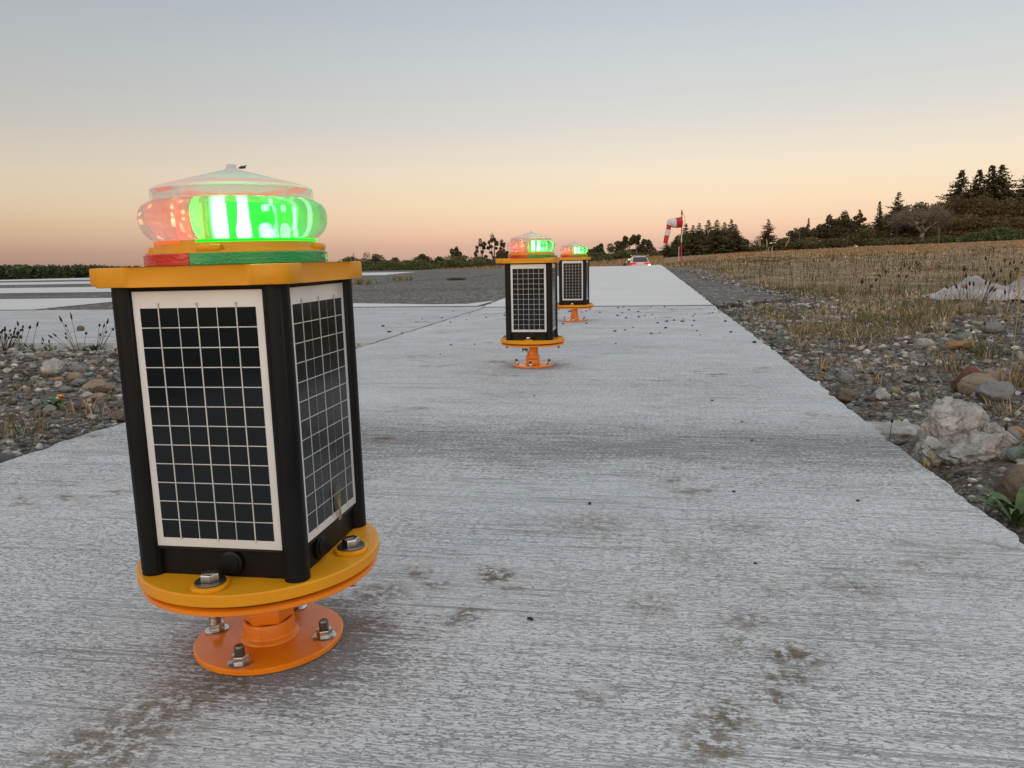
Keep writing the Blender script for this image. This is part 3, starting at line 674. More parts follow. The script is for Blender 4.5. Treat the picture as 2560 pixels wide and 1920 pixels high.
def facet(V, seed, n=16, lo=.62, hi=1.0):
    r = np.random.default_rng(seed); N = r.normal(0, 1, (n, 3)); N /= np.linalg.norm(N, axis=1)[:, None]; d = r.uniform(lo, hi, n)
    q = V @ N.T; R = np.where(q > .05, d/np.maximum(q, .05), 9).min(1); return V*np.minimum(R, 1.15)[:, None]
n_ = 5200; y_ = 6.2+16*RNG.uniform(0, 1, n_)**2.2; x_ = shoulder_right(y_)+RNG.normal(.04, .10, n_)+.10*np.abs(RNG.normal(0, 1, n_)); k_ = x_ > .56; x_, y_ = x_[k_], y_[k_]
r_ = RNG.uniform(.005, .018, len(x_)); scatter_stones('gravel', np.stack([x_, y_, np.where(x_ < shoulder_right(y_), terrain(x_, y_, detail=False), terrain(x_, y_))], 1), r_, 'crumbled stone along the edge of the asphalt shoulder')
def rock(u, v, w, h, label, mat, name='stone', rough=.22, seed=0, flat=None, rot=0, cat='stone', z=None, depth=1.0, sharp=1.0, dz=0):
    """a stone w x h pixels large whose foot is seen at pixel (u, v)"""
    x, y = gp(u, v, -.03)
    if z is None: z = tz(x, y)
    D = math.hypot(x, y); k = math.hypot(D, .4)/F_PX; sx, sz = w*k/2, h*k/2*1.02
    V, F = I4; V = V.copy(); q = V*(1.25*sharp)
    n = fbm(q[:, 0]+seed*5.3, q[:, 1]+1.7*seed, q[:, 2], 5); n2 = np.abs(fbm(q[:, 0]*2.4+seed, q[:, 1]*2.4, q[:, 2]*2.4+seed, 4))
    if rough > .13: V = facet(V, seed+100)
    V = V*(1+rough*.7*n-.45*rough*n2)[:, None]
    V = V*np.array([sx, (sx*.55+sz*.45)*depth, sz]); V[:, 2] += sz*.62+dz
    me = np_mesh(name, V, F, mat, smooth=True)
    o = link(name, me, loc=(x, y+sx*.35, z), rot=(0, 0, YAW+rot)); return tag(o, label, cat)
MT['rk_white'] = mat_rock('pale_limestone', (.20, .19, .175, 1), (.68, .65, .61, 1), 18, (.28, .22, .16, 1))
MT['rk_tan'] = mat_rock('tan_stone', (.20, .155, .11, 1), (.36, .30, .22, 1), 16)
MT['rk_grey'] = mat_rock('grey_stone', (.14, .14, .14, 1), (.27, .265, .255, 1), 14)
MT['rk_green'] = mat_rock('greenish_stone', (.13, .15, .14, 1), (.25, .28, .25, 1), 14)
MT['rk_red'] = mat_rock('reddish_stone', (.09, .04, .028, 1), (.20, .10, .07, 1), 12)
MT['rk_orange'] = mat_rock('orange_stone', (.25, .14, .07, 1), (.40, .25, .14, 1), 14)
MT['rk_brown'] = mat_rock('brown_stone', (.09, .07, .055, 1), (.22, .17, .13, 1), 14)
MT['rk_dark'] = mat_rock('dark_stone', (.05, .05, .052, 1), (.12, .12, .12, 1), 14)
MT['rk_peach'] = mat_rock('peach_broken_concrete', (.36, .21, .12, 1), (.55, .37, .25, 1), 10)
MT['rk_peb'] = mat_rock('dull_pebble', (.06, .058, .055, 1), (.15, .145, .14, 1), 60)
big = thing('boulder', 'large rough white boulder lying against the right edge of the strip', 'boulder', (.700, 1.84, -.055))
def boulder_one():
    Vs, Fs, o = [], [], 0
    for loc, d, seed, rz in (((.015, -.015, .0), (.115, .10, .062), 3, .2), ((-.025, .05, .05), (.085, .07, .075), 5, .5), ((-.06, .01, -.01), (.075, .08, .06), 8, -.4), ((.078, -.02, .03), (.048, .05, .050), 11, .1)):
        V, F = ico(6); V = facet(V, seed, 18, .66, 1.0); q = V*1.5; n = fbm(q[:, 0]+seed*5.3, q[:, 1], q[:, 2], 5); r2 = np.abs(fbm(q[:, 0]*1.6+9, q[:, 1]*1.6+seed, q[:, 2]*1.6, 3)); r3 = fbm(q[:, 0]*9+2, q[:, 1]*9+seed, q[:, 2]*9, 4)
        W = V*(1.12+.13*n-.26*np.clip(.22-r2, 0, .22)/.22*.6+.035*r3)[:, None]*np.array(d); c, s_ = math.cos(rz), math.sin(rz)
        W = np.stack([W[:, 0]*c-W[:, 1]*s_, W[:, 0]*s_+W[:, 1]*c, W[:, 2]], 1)+np.array(loc); Vs.append(W); Fs.append(F+o); o += len(V)
    o_ = link('rock_mass', np_mesh('rock_mass', np.concatenate(Vs), np.concatenate(Fs), MT['rk_white'], smooth=False), big); o_.scale = (.80, .80, .84)
boulder_one()
W_, T_, G_, GR_, RD_, OR_, BR_, DK_ = (MT[k] for k in ('rk_white', 'rk_tan', 'rk_grey', 'rk_green', 'rk_red', 'rk_orange', 'rk_brown', 'rk_dark'))
for i, a in enumerate([
    (2232, 1062, 175, 62, 'flat whitish rock wedged between strip edge and the big white boulder', W_, .28),
    (2418, 978, 64, 66, 'dark reddish-brown stone among pale stones right of the boulder', RD_, .2),
    (2452, 985, 80, 58, 'pale oval stone between the reddish stone and the speckled stones', T_, .12),
    (2490, 962, 52, 36, 'round speckled tan stone at the back of the pale stone cluster', T_, .1),
    (2486, 1000, 76, 52, 'larger speckled grey stone at the front of the pale stone cluster', G_, .14),
    (2412, 806, 40, 34, 'angular pale block beside the green grass tuft below the sheet', T_, .22),
    (2412, 890, 62, 26, 'long orange-tan stone lying on the gravel bank', OR_, .16),
    (2484, 845, 46, 26, 'rounded grey stone high on the gravel bank', G_, .1),
    (2412, 868, 34, 20, 'small green-grey stone just above the orange-tan one', GR_, .1),
    (2310, 884, 40, 30, 'light grey lumpy stone in the middle of the gravel bank', W_, .2),
    (2118, 955, 38, 28, 'oval grey stone close to the strip edge', G_, .1),
    (2122, 985, 58, 40, 'brown angular stone touching the edge of the strip', BR_, .24),
    (2541, 1078, 44, 26, 'smooth bright orange pebble-shaped stone right of the boulder', OR_, .06),
    (2520, 1108, 60, 36, 'large smooth grey oval stone right of the boulder', G_, .08),
    (2545, 1225, 80, 84, 'rough brown rock at the right border of the picture', BR_, .3),
    (2550, 1145, 50, 34, 'grey-green cobble above the rough brown rock', GR_, .12),
    (2240, 976, 24, 20, 'small tan egg-shaped stone between gravel and boulder', T_, .06),
    (2286, 996, 34, 24, 'bluish-white chip of rock just behind the boulder', W_, .25),
    (2205, 990, 40, 36, 'white crumbly rock left of the bluish-white chip', W_, .3),
    (2066, 915, 34, 26, 'brown cobble tucked under the strip edge', BR_, .15),
    (1950, 828, 26, 18, 'small whitish stone near the far end of the gravel bank', W_, .2),
    (2310, 815, 30, 20, 'beige half-buried stone in front of the green grass', T_, .15),
    (131, 952, 48, 44, 'pale upright block in the left gravel patch', W_, .2),
    (187, 963, 32, 22, 'tan oval stone beside the pale upright block', T_, .06),
    (197, 976, 30, 16, 'flat grey oval stone in front of the tan oval one', G_, .06),
    (190, 946, 46, 20, 'long grey-tan stone behind the tan oval one', G_, .1),
    (231, 930, 28, 16, 'low beige stone near the nearest lamp', T_, .14),
    (242, 990, 66, 36, 'rough beige rock close beside the nearest lamp', T_, .26),
    (243, 1012, 44, 26, 'broken beige rock below the rough beige rock', T_, .26),
    (209, 1092, 62, 32, 'speckled white slab of rock at the left strip edge', W_, .18),
    (124, 1122, 28, 26, 'tan cobble at the left strip edge', T_, .1),
    (123, 1042, 30, 22, 'flat green-grey stone in front of the orange-leaved plant', GR_, .14),
    (8, 1148, 44, 34, 'dark stone at the left border of the picture', DK_, .12),
    (304, 1062, 28, 20, 'blue-grey stone beside the nearest lamp at the strip edge', GR_, .1),
    (145, 962, 24, 12, 'small orange stone left of the tan oval one', OR_, .08),
    (163, 996, 28, 14, 'blue-grey flat stone in the middle of the left gravel patch', G_, .08),
    (290, 1042, 36, 30, 'light brown lump of stone beside the lamp body', BR_, .2),
    (30, 894, 20, 14, 'white stone below the dense seed heads', W_, .1)]):
    rock(a[0], a[1], a[2], a[3], a[4], a[5], rough=a[6], seed=i+1)
rock(201, 838, 16, 14, 'round grey-brown stone lying on the pale pad behind the weeds', BR_, rough=.06, seed=60, z=-.002)
rock(917, 864, 52, 13, 'peach coloured broken corner of concrete beside the strip', MT['rk_peach'], name='broken_concrete', rough=.3, seed=61, cat='concrete chunk', z=-.02)
# loose pebbles on the slab, one object each
peb_me = [np_mesh('pebble', pebble_var(I1, s+20, .3)[0]*np.array([1.2, .9, .6]), I1[1], MT['rk_peb'], smooth=True) for s in range(5)]
def pebbles():
    pts = [(1885, 857, .016), (2145, 1253, .006), (1835, 1230, .005), (1475, 1260, .006), (1880, 1102, .006), (1855, 1055, .005), (1780, 1002, .007), (1650, 833, .008), (1335, 990, .005), (1750, 838, .006), (1127, 863, .011), (1187, 861, .007), (1100, 886, .006), (1540, 860, .008), (1325, 1548, .006), (1888, 1410, .004), (975, 830, .014), (1105, 795, .013), (1133, 778, .010), (1040, 805, .008), (1215, 794, .012), (1175, 785, .010)]
    for k in range(70):
        x = random.uniform(-3.6, .45) if k % 3 else random.uniform(-.3, .48); y = random.uniform(3.9, 6.2)
        if x < -1.0 and y < 3.9: continue
        pts.append((None, (x, y), random.uniform(.004, .0095)))
    for u, v, r in pts:
        if u is not None: r *= .55
        x, y = v if u is None else gp(u, v)
        if any(math.hypot(x-a, y-b_) < .1 for a, b_ in ((-.398, .721), (-.426, 2.846), (-.462, 4.893))): continue
        o = link('pebble', random.choice(peb_me), None, (x, y, r*.35), (0, 0, random.uniform(0, 6)), (r, r, r))
        tag(o, 'small dark pebble lying loose on the pale concrete', 'pebble', 'small dark pebbles scattered on the concrete')
pebbles()

# ------------------------------------------------------------------ grass and weeds
def blades(name, x, y, h, w, lean, col, label, mat, cat='grass', z=None, parent=None, kind='stuff'):
    n = len(x); z = terrain(x, y) if z is None else z
    a = RNG.uniform(0, 2*PI, n); d = np.stack([np.cos(a), np.sin(a)], 1); la = RNG.uniform(0, 2*PI, n); l = np.stack([np.cos(la), np.sin(la)], 1)*(lean*h)[:, None]
    B = np.stack([x, y, z-.01], 1)
    def P(t, s): 
        q = B.copy(); q[:, :2] += l*(t**1.8)+d*(s*w)[:, None]; q[:, 2] += h*t*(1-.25*np.minimum(lean, 1)*t); return q
    V = np.stack([P(0, -.5), P(0, .5), P(.55, -.4), P(.55, .4), P(1, 0)], 1).reshape(-1, 3); o = np.arange(n)*5
    F = np.concatenate([np.stack([o, o+1, o+3], 1), np.stack([o, o+3, o+2], 1), np.stack([o+2, o+3, o+4], 1)])
    me = np_mesh(name, V, F, mat, np.repeat(col, 5, axis=0))
    o_ = link(name, me, parent)
    if kind: tag(o_, label, cat, kind=kind)
    return o_
MT['grass'] = tinted('dry_grass_blades', .9, .35); MT['leafg'] = tinted('green_leaf_blades', .7, .3)
def palette(n, cols, var=.3):
    c = np.array(cols)[RNG.integers(0, len(cols), n)]; return c*RNG.uniform(1-var, 1+var, (n, 1))
TAN = [(.40, .285, .165), (.32, .215, .115), (.48, .36, .225), (.22, .15, .08), (.15, .10, .055)]; RUST = [(.44, .22, .085), (.34, .17, .07), (.52, .29, .13)]; GRN = [(.07, .085, .022), (.10, .105, .03), (.05, .065, .02), (.16, .14, .05)]
def grass_edge_r(az):                # where the grass starts, seen from the camera
    return np.interp(az, [-3, 1.5, 5, 8, 11, 14, 18, 20, 23.5, 30], [40, 27, 14, 5.2, 4.0, 4.1, 4.6, 5.1, 6.9, 8])
TAN2 = TAN+[(.62, .49, .32), (.56, .43, .26)]
def field(n, rlo, rhi, hh, ww, cols, label, name, power=1.0, azr=(-3, 31), extra=None, lean=.6, edge=True):
    az = RNG.uniform(*azr, n); R = rlo*(rhi/rlo)**(RNG.uniform(0, 1, n)**power)
    x = R*np.sin(np.radians(az)); y = R*np.cos(np.radians(az)); k = np.ones(n, bool)
    if edge == 'soft': k &= R > grass_edge_r(az)-.45+.9*fbm(x*2.2, y*2.2, 14., 4)
    elif edge: k &= R > grass_edge_r(az)+.55*fbm(x*1.6, y*1.6, 4., 4)+.25
    k &= ~((x < shoulder_right(y)+.03) & (y < 50) & (y > 6.2)) & (x > .56)
    if extra is not None: k &= extra(x, y)
    x, y, R = x[k], y[k], R[k]; m = len(x); pat = .75+.55*fbm(x*.7, y*.7, 9., 3); pat = np.clip(pat, .3, 1.5)
    h = RNG.uniform(*hh, m)*pat*np.clip(.5+.022*R, .5, 1.1); w = np.maximum(RNG.uniform(*ww, m), .00075*R)
    c = palette(m, cols); gm = fbm(x*.9+3, y*.55, 12., 4); gk = (gm+RNG.normal(0, .35, m)) > np.interp(R, [4, 7, 14, 40, 60], [.05, .25, .55, .75, 2])
    c[gk] = palette(int(gk.sum()), GRN+[(.12, .10, .045), (.09, .065, .035)]); dk = fbm(x*2.3, y*1.4, 21., 3); c *= np.clip(1+.45*dk, .45, 1.5)[:, None]
    return blades(name, x, y, h, w, RNG.uniform(.1, lean, m), c, label, MT['grass'])
field(80000, 4.0, 40, (.014, .060), (.0022, .0042), TAN2+[(.17, .13, .05)], 'dry tan grass covering the field right of the strip', 'dry_grass', 1.0, extra=lambda x, y: (fbm(x*1.5, y*1.1, 31., 4) > np.interp(np.hypot(x, y), [4, 7, 12, 20], [.10, -.35, -.7, -1])), lean=2.8)
field(26000, 3.5, 8.5, (.05, .15), (.0014, .003), TAN2+GRN, 'tangled tan and green grass fading into the gravel', 'dry_grass', 1.2, edge='soft', lean=1.5, extra=lambda x, y: fbm(x*1.8, y*1.8, 61., 4) > -.12)
field(26000, 7, 42, (.035, .10), (.0018, .0036), TAN2+[(.17, .13, .05)], 'mid-height dry grass leaning over the field', 'dry_grass', .9, extra=lambda x, y: fbm(x*.8, y*.5, 71., 4) > -.25, lean=1.6)
field(2600, 4.6, 45, (.06, .15), (.0014, .0026), TAN2, 'scattered tall pale stems standing above the field', 'tall_grass_stems', 1.0, extra=lambda x, y: fbm(x*1.1, y*.8, 51., 3) > -.1, lean=.55)
field(34000, 28, 108, (.05, .18), (.01, .03), TAN+RUST+RUST+RUST, 'dry brown grass on the far side of the field', 'dry_grass', .7, (-14, 31), edge=False, lean=2.2)
field(42000, 3.4, 11, (.02, .075), (.002, .005), GRN+[(.2, .15, .06)], 'low green grass where the field meets the gravel', 'green_grass', 1.2, edge='soft', lean=1.2, extra=lambda x, y: fbm(x*2.0, y*2.0, 7., 4) > -.05)
field(22000, 5, 45, (.04, .10), (.002, .006), GRN+[(.2, .15, .06)], 'green verge between asphalt shoulder and dry field', 'green_grass', 1.0, extra=lambda x, y: (x-shoulder_right(y)) < .22+.035*y)
def far_strip():
    n = 9000; az = RNG.uniform(-22, 1, n); R = RNG.uniform(86, 112, n); x = R*np.sin(np.radians(az)); y = R*np.cos(np.radians(az))
    blades('dry_grass', x, y, RNG.uniform(.2, .6, n), RNG.uniform(.05, .12, n), RNG.uniform(.1, .5, n), palette(n, RUST+TAN), 'rust-brown grass strip behind the car and lamps', MT['grass'])
far_strip()
def sparse(n, xr, yr, cond, label, cols=None, hh=(.012, .05)):
    cx = RNG.uniform(*xr, n); cy = RNG.uniform(*yr, n); k = cond(cx, cy); cx, cy = cx[k], cy[k]; m = 26
    x = np.repeat(cx, m)+RNG.normal(0, .016, len(cx)*m); y = np.repeat(cy, m)+RNG.normal(0, .016, len(cx)*m); n2 = len(x)
    blades('weed_tufts', x, y, RNG.uniform(*hh, n2), RNG.uniform(.0012, .003, n2), RNG.uniform(.2, 1.3, n2), palette(n2, cols or GRN+TAN), label, MT['grass'])
sparse(260, (.56, 3.4), (1.7, 6.8), lambda x, y: (x < .3+.6*y) & (x > .62), 'dry tan grass wisps growing through the gravel on the right', TAN2, (.02, .07))
sparse(330, (.56, 3.2), (1.6, 6.6), lambda x, y: (x < .3+.6*y) & (x > .60), 'small grass tufts growing between the stones on the right')
sparse(90, (-3.5, -1.42), (1.7, 3.55), lambda x, y: x > -.95*y-.2, 'small grass tufts growing between the stones on the left')

def stalks(n, rlo, rhi, label):
    az = RNG.uniform(2, 30, n); R = rlo*(rhi/rlo)**RNG.uniform(0, 1, n); x = R*np.sin(np.radians(az)); y = R*np.cos(np.radians(az)); k = (R > grass_edge_r(az)-.2) & (x > shoulder_right(y)+.1); x, y, R = x[k], y[k], R[k]; m = len(x)
    z = terrain(x, y); h = RNG.uniform(.05, .15, m)*np.clip(.8+.02*R, .8, 1.2); lx = RNG.normal(0, .12, m)*h; w = np.maximum(.0012, .00035*R); s_ = RNG.uniform(.6, 1.5, m)*np.maximum(.005, .0009*R)
    rx, ry = math.cos(YAW), math.sin(YAW); B = lambda dx, dz: np.stack([x+(lx*np.minimum(dz/h, 1.2)+dx)*rx, y+(lx*np.minimum(dz/h, 1.2)+dx)*ry, z+dz], 1)
    V = np.stack([B(-w*.5, 0*h-.01), B(w*.5, 0*h-.01), B(w*.4, h), B(-w*.4, h), B(0*h, h-s_*.4), B(s_*.55, h+s_*.3), B(0*h, h+s_*1.3), B(-s_*.55, h+s_*.3)], 1).reshape(-1, 3); o = np.arange(m)*8
    # a second pair of faces at right angles gives each head a body
    Q = V.reshape(m, 8, 3).copy(); c0 = Q[:, 4:5, :].copy(); d = Q[:, 4:, :]-c0; Q2 = c0+np.stack([-d[..., 1], d[..., 0], d[..., 2]], -1)
    W = np.concatenate([Q.reshape(-1, 3), Q2.reshape(-1, 3)]); o2 = np.arange(m)*4+len(V)
    F = np.concatenate([np.stack([o, o+1, o+2, o+3], 1), np.stack([o+4, o+5, o+6, o+7], 1), np.stack([o2, o2+1, o2+2, o2+3], 1)])
    cs = palette(m, [(.05, .035, .022), (.035, .02, .014), (.09, .05, .028), (.10, .075, .045)]); C = np.concatenate([np.repeat(cs, 8, axis=0), np.repeat(cs, 4, axis=0)])
    tag(link('dried_flower_stalks', np_mesh('dried_flower_stalks', W, F, MT['grass'], C)), label, 'dried flowers', kind='stuff')
stalks(1500, 4.2, 30, 'dark dried flower stalks dotted through the grass at right')
# individual tufts and plants
def tuft(u, v, label, n=60, h=(.05, .12), spread=.03, cols=GRN, w=(.002, .004), name='grass_tuft', cat='grass tuft', lean=.9, z=None):
    x0, y0 = gp(u, v, -.03); z0 = tz(x0, y0) if z is None else z
    x = RNG.normal(0, spread, n); y = RNG.normal(0, spread, n)
    o = blades(name, x, y, RNG.uniform(*h, n), RNG.uniform(*w, n), RNG.uniform(.2, lean, n), palette(n, cols), None, MT['grass'], z=np.zeros(n), kind=None)
    o.location = (x0, y0, z0); return tag(o, label, cat)
tuft(1850, 790, 'green leafy tuft where the asphalt shoulder meets the gravel', 120, (.06, .15), .10, GRN+[(.06, .05, .025)])
tuft(2010, 850, 'tan tuft of grass at the middle of the gravel bank', 70, (.04, .10), .04, TAN)
tuft(2290, 818, 'yellow-green tuft in the grass above the gravel', 90, (.06, .16), .05, GRN+[(.3, .25, .05)])
tuft(2170, 815, 'bright green tuft at the front of the grass', 90, (.05, .14), .05, [(.12, .15, .03), (.08, .11, .02)])
tuft(2120, 855, 'small yellowish tuft at the left end of the grass', 40, (.04, .09), .02, [(.2, .2, .05), (.12, .13, .03)])
tuft(2400, 805, 'long green and tan grass below the crumpled sheet', 160, (.10, .26), .12, GRN+TAN)
tuft(2470, 900, 'dark green grass tuft on the upper gravel bank', 90, (.05, .13), .04, GRN)
tuft(2385, 930, 'wiry tan tuft behind the boulder', 50, (.06, .15), .03, TAN+GRN)
tuft(2540, 965, 'tan grass clump at the right border', 80, (.05, .13), .03, TAN)
tuft(2430, 1030, 'short olive tuft at the top corner of the boulder', 50, (.02, .05), .02, GRN+TAN)
tuft(75, 955, 'grey-green low weed left of the pale upright block', 80, (.02, .05), .04, [(.10, .11, .07), (.07, .08, .05)], (.003, .005))
tuft(40, 1085, 'tan and green grass tuft at the left border of the gravel patch', 90, (.04, .11), .05, TAN+GRN)
tuft(215, 1035, 'wispy tan tuft beside the nearest lamp', 60, (.03, .09), .03, TAN)
tuft(112, 978, 'tiny dark green weed in the left gravel patch', 60, (.02, .04), .035, GRN)
for u, v, lb in ((905, 711, 'small green weed in the asphalt crack next to the nearest lamp'), (1003, 701, 'small brownish weed farther along the asphalt crack')):
    x, y = gp(u, v); o = tuft(u, v, lb, 160, (.06, .16), .11, GRN+TAN, (.008, .014), z=.0)
    o.location = (x, y, 0)
tuft(1142, 704, 'flat dark weed clump on the asphalt between the lamps', 320, (.04, .07), .075, [(.07, .07, .04)], (.01, .02), z=0)

MT['stem'] = plain('brown_stem', (.085, .062, .035), .8); MT['seed'] = plain('dark_seed_head', (.028, .018, .014), .9, bump=.5, bscale=300)
MT['leafrib'] = plain('plantain_leaf', (.055, .10, .018), .55, var=.35, nscale=40)
MT['petal'] = plain('orange_petal', (.75, .24, .03), .6); MT['pink'] = plain('pink_petal', (.36, .13, .16), .8, var=.3); MT['bud'] = plain('yellow_bud', (.26, .19, .04), .7)
def leaf_strip(b, base, ang, ln, wd, droop, rise, m=0, n=7):
    base = Vector(base); d = Vector((math.cos(ang), math.sin(ang), 0)); s = Vector((-d.y, d.x, 0)); vs, fs = [], []
    for i in range(n+1):
        t = i/n; p = base+d*ln*t*(1-.12*t)+Vector((0, 0, rise*math.sin(t*PI*.62)-droop*t*t)); w = wd*math.sin(PI*min(1, .12+.88*t)**.8)*(.98 if i < n else .05)
        vs += [p+s*w*.5+Vector((0, 0, .18*w)), p, p-s*w*.5+Vector((0, 0, .18*w))]
    for i in range(n):
        o = i*3; fs += [(o, o+1, o+4, o+3), (o+1, o+2, o+5, o+4)]
    b.add(vs, fs, m)
def seed_plant(u, v, stems, label, leaf=0, name='seed_head_plant', cat='weed', headm='seed', z=None, leafcol='leafrib', D=None, flower=None):
    """stems: (dx px, height px, lean px, head length px, head width px)"""
    if D is None: x, y = gp(u, v, -.02)
    else: x, y = at(u, D)
    z0 = tz(x, y) if z is None else z; k = math.hypot(math.hypot(x, y), .4)/F_PX
    t = thing(name, label, cat, (x, y, z0), (0, 0, YAW))
    for (dx, hp, ln, hl, hw) in stems:
        dy = random.uniform(-.015, .015); b0 = Vector((dx*k*.35, dy*.5, 0)); tp = Vector(((dx+ln)*k, dy*2, hp*k)); mid = (b0+tp)/2+Vector((-ln*k*.10, 0, 0))
        b = MB(); b.tube([b0, mid, tp], [.0011+.10*k, .0009+.12*k, .0007+.1*k], 5); s = b.build('stem', MT['stem'], t)
        d = (tp-mid).normalized(); b = MB(); b.tube([tp-d*hl*k*.3, tp, tp+d*hl*k*.35, tp+d*hl*k*.7, tp+d*hl*k], [.3*hw*k, .95*hw*k, hw*k, .6*hw*k, .15*hw*k], 7); b.build('seed_head', MT[headm], s, ang=180)
    if leaf:
        b = MB()
        for i in range(leaf): leaf_strip(b, (random.gauss(0, .012), random.gauss(0, .012), .002), random.uniform(0, 2*PI), random.uniform(.05, .10), random.uniform(.006, .012), random.uniform(.01, .04), random.uniform(.02, .05))
        b.build('leaves', MT[leafcol], t, ang=180)
    return t
R_ = random.uniform
seed_plant(8, 868, [(R_(-8, 34), R_(28, 52), R_(-6, 10), 5, 2.2) for _ in range(26)]+[(2, 62, 0, 10, 1.6)], 'dense clump of dark seed heads at the left border', 6)
seed_plant(52, 868, [(-2, 56, 2, 9, 2), (6, 44, 6, 6, 2.2), (2, 36, 0, 6, 2), (10, 48, 8, 6, 3), (-4, 30, -4, 5, 2)], 'seed-headed weed with a pale dried bloom, right of the dense clump', 5)
seed_plant(78, 868, [(4, 56, 16, 10, 2), (2, 14, -6, 8, 2)], 'single tall leaning seed head on a bare stalk', 3)
seed_plant(120, 868, [(-4, 26, -3, 8, 1.8), (5, 22, -2, 6, 2), (-10, 18, -4, 6, 1.8)], 'short trio of seed heads beside grass blades', 4)
seed_plant(200, 872, [(-26, 72, -8, 12, 2.4), (-4, 78, 0, 13, 1.9), (-14, 60, -8, 5, 2.2), (-45, 36, -14, 10, 2), (-36, 40, -8, 8, 2), (14, 42, 2, 5, 3), (-24, 42, -4, 5, 2), (-20, 34, -2, 6, 2)], 'tallest group of pointed seed heads above a green cushion', 14)
seed_plant(238, 868, [(8, 56, 6, 6, 2.4), (14, 54, 8, 8, 2), (22, 62, 8, 11, 2.2), (32, 60, 14, 11, 2.2), (24, 46, 12, 5, 3), (4, 34, 4, 6, 2), (18, 40, 6, 6, 2)], 'fan of seed heads leaning toward the nearest lamp', 10)
# plant with an orange leaf on the left
x, y = gp(140, 1030, -.03); t = thing('flowering_plant', 'low green rosette with one bright orange bloom in the left gravel', 'plant', (x, y, tz(x, y)))
b = MB()
for i in range(26): leaf_strip(b, (R_(-.02, .02), R_(-.015, .015), .004), R_(0, 2*PI), R_(.04, .075), R_(.006, .012), R_(.0, .03), R_(.015, .035))
b.build('leaves', MT['leafrib'], t, ang=180)
b = MB()
for i in range(12): leaf_strip(b, (.022, 0, .03), i*.55, R_(.012, .02), .009, -.004, R_(.004, .012))
b.build('bloom', MT['petal'], t, ang=180)
# weeds beside the boulder
def rosette(u, v, n, ln, wd, label, rise=(.03, .07), z=None, xy=None):
    x, y = xy or gp(u, v, -.03); t = thing('leafy_weed', label, 'plant', (x, y, tz(x, y) if z is None else z)); b = MB()
    for i in range(n): leaf_strip(b, (R_(-.01, .01), R_(-.01, .01), .002), R_(0, 2*PI), R_(*ln), R_(*wd), R_(.0, .03), R_(*rise))
    b.build('leaves', MT['leafrib'], t, ang=180); return t
rosette(0, 0, 11, (.06, .10), (.014, .022), 'broad-leaved green weed growing out of the gap below the boulder', (.03, .06), xy=(.625, 1.40))
w = rosette(0, 0, 26, (.04, .08), (.004, .009), 'dark narrow-leaved weed at the lower right corner of the boulder', (.03, .06), xy=(.80, 1.70))
for (dx, h, lx) in ((-.07, .075, -.02), (.01, .115, .02), (.02, .09, .03), (-.01, .07, -.05)):
    b = MB(); b.tube([(0, 0, 0), (dx*.6, 0, h*.6), (dx+lx*.3, 0, h)], [.0012, .001, .0009], 5); s = b.build('stem', MT['stem'], w)
    b = MB(); b.tube([(dx+lx*.3, 0, h-.004), (dx+lx*.3, 0, h+.004), (dx+lx*.3, 0, h+.014)], [.001, .0042, .001], 7); b.build('seed_head', MT['seed'], s, ang=180)
w = thing('bud_plant', 'short stalks with yellow buds at the strip edge before the boulder', 'plant', (.545, 1.60, tz(.545, 1.60)))
for dx, h in ((-.006, .075), (.008, .085)):
    b = MB(); b.tube([(0, 0, 0), (dx, 0, h)], [.002, .0016], 6); s = b.build('stem', MT['stem'], w); b = MB(); b.tube([(dx, 0, h-.005), (dx, 0, h+.003), (dx, 0, h+.013)], [.0015, .0036, .0015], 7); b.build('bud', MT['bud'], s, ang=180)
# slender stalk with seed head and thistles further out
seed_plant(2225, 1060, [(0, 70, 4, 8, 3)], 'thin stalk with a dark head standing at the strip edge', 0)
x, y = gp(2520, 975, -.02); t = thing('tall_grass_stalk', 'tall pale seeding grass stalk near the right border', 'grass stalk', (x, y, tz(x, y)), (0, 0, YAW))
b = MB(); b.tube([(0, 0, 0), (.006, 0, .14), (.010, 0, .27)], [.0014, .0012, .0010], 6); s = b.build('stem', MT['straw'], t)
b = MB()
for i in range(46):
    h = .25+.16*i/46; b.tube([(.010+(h-.25)*-.05, 0, h), (.010+(h-.25)*-.05+R_(-.012, .012), R_(-.01, .01), h+.016)], [.0014, .0005], 5)
b.build('seed_head', MT['straw'], s)
for (u, v, D, st, lb) in ((2318, 745, 6.6, [(0, 78, 2, 9, 4.2)], 'pink thistle flower above the grass left of the sheet'), (2418, 770, 6.2, [(0, 42, -4, 8, 4)], 'lower pink thistle flower in front of the crumpled sheet')):
    seed_plant(u, v, st, lb, 3, 'thistle', 'flower', 'pink', D=D)
seed_plant(2400, 760, [(10, 86, 4, 9, 4)], 'round rust-brown poppy head on a long stalk', 2, D=6.0)
seed_plant(2160, 720, [(0, 30, -3, 8, 4), (14, 20, 3, 7, 3), (26, 34, 4, 6, 3)], 'dark seed heads in the middle of the dry grass', 2, D=8)
seed_plant(2440, 775, [(R_(-46, 50), R_(36, 74), R_(-8, 8), 9, 2.2) for _ in range(16)], 'row of dark plantain heads in front of the white sheet', 6, D=5.9)
seed_plant(2530, 770, [(0, 80, 4, 10, 2.4), (-22, 66, 6, 9, 2.2), (14, 92, 4, 11, 2.6), (-10, 46, -4, 8, 2.2), (24, 60, 8, 9, 2.2)], 'tall dark seed heads in front of the right end of the sheet', 4, D=5.6)
seed_plant(2310, 985, [(-6, 62, -8, 6, 3), (6, 74, 5, 6, 3), (12, 40, 10, 5, 3), (-14, 40, -6, 5, 2)], 'brown dried weed rising behind the boulder', 2)
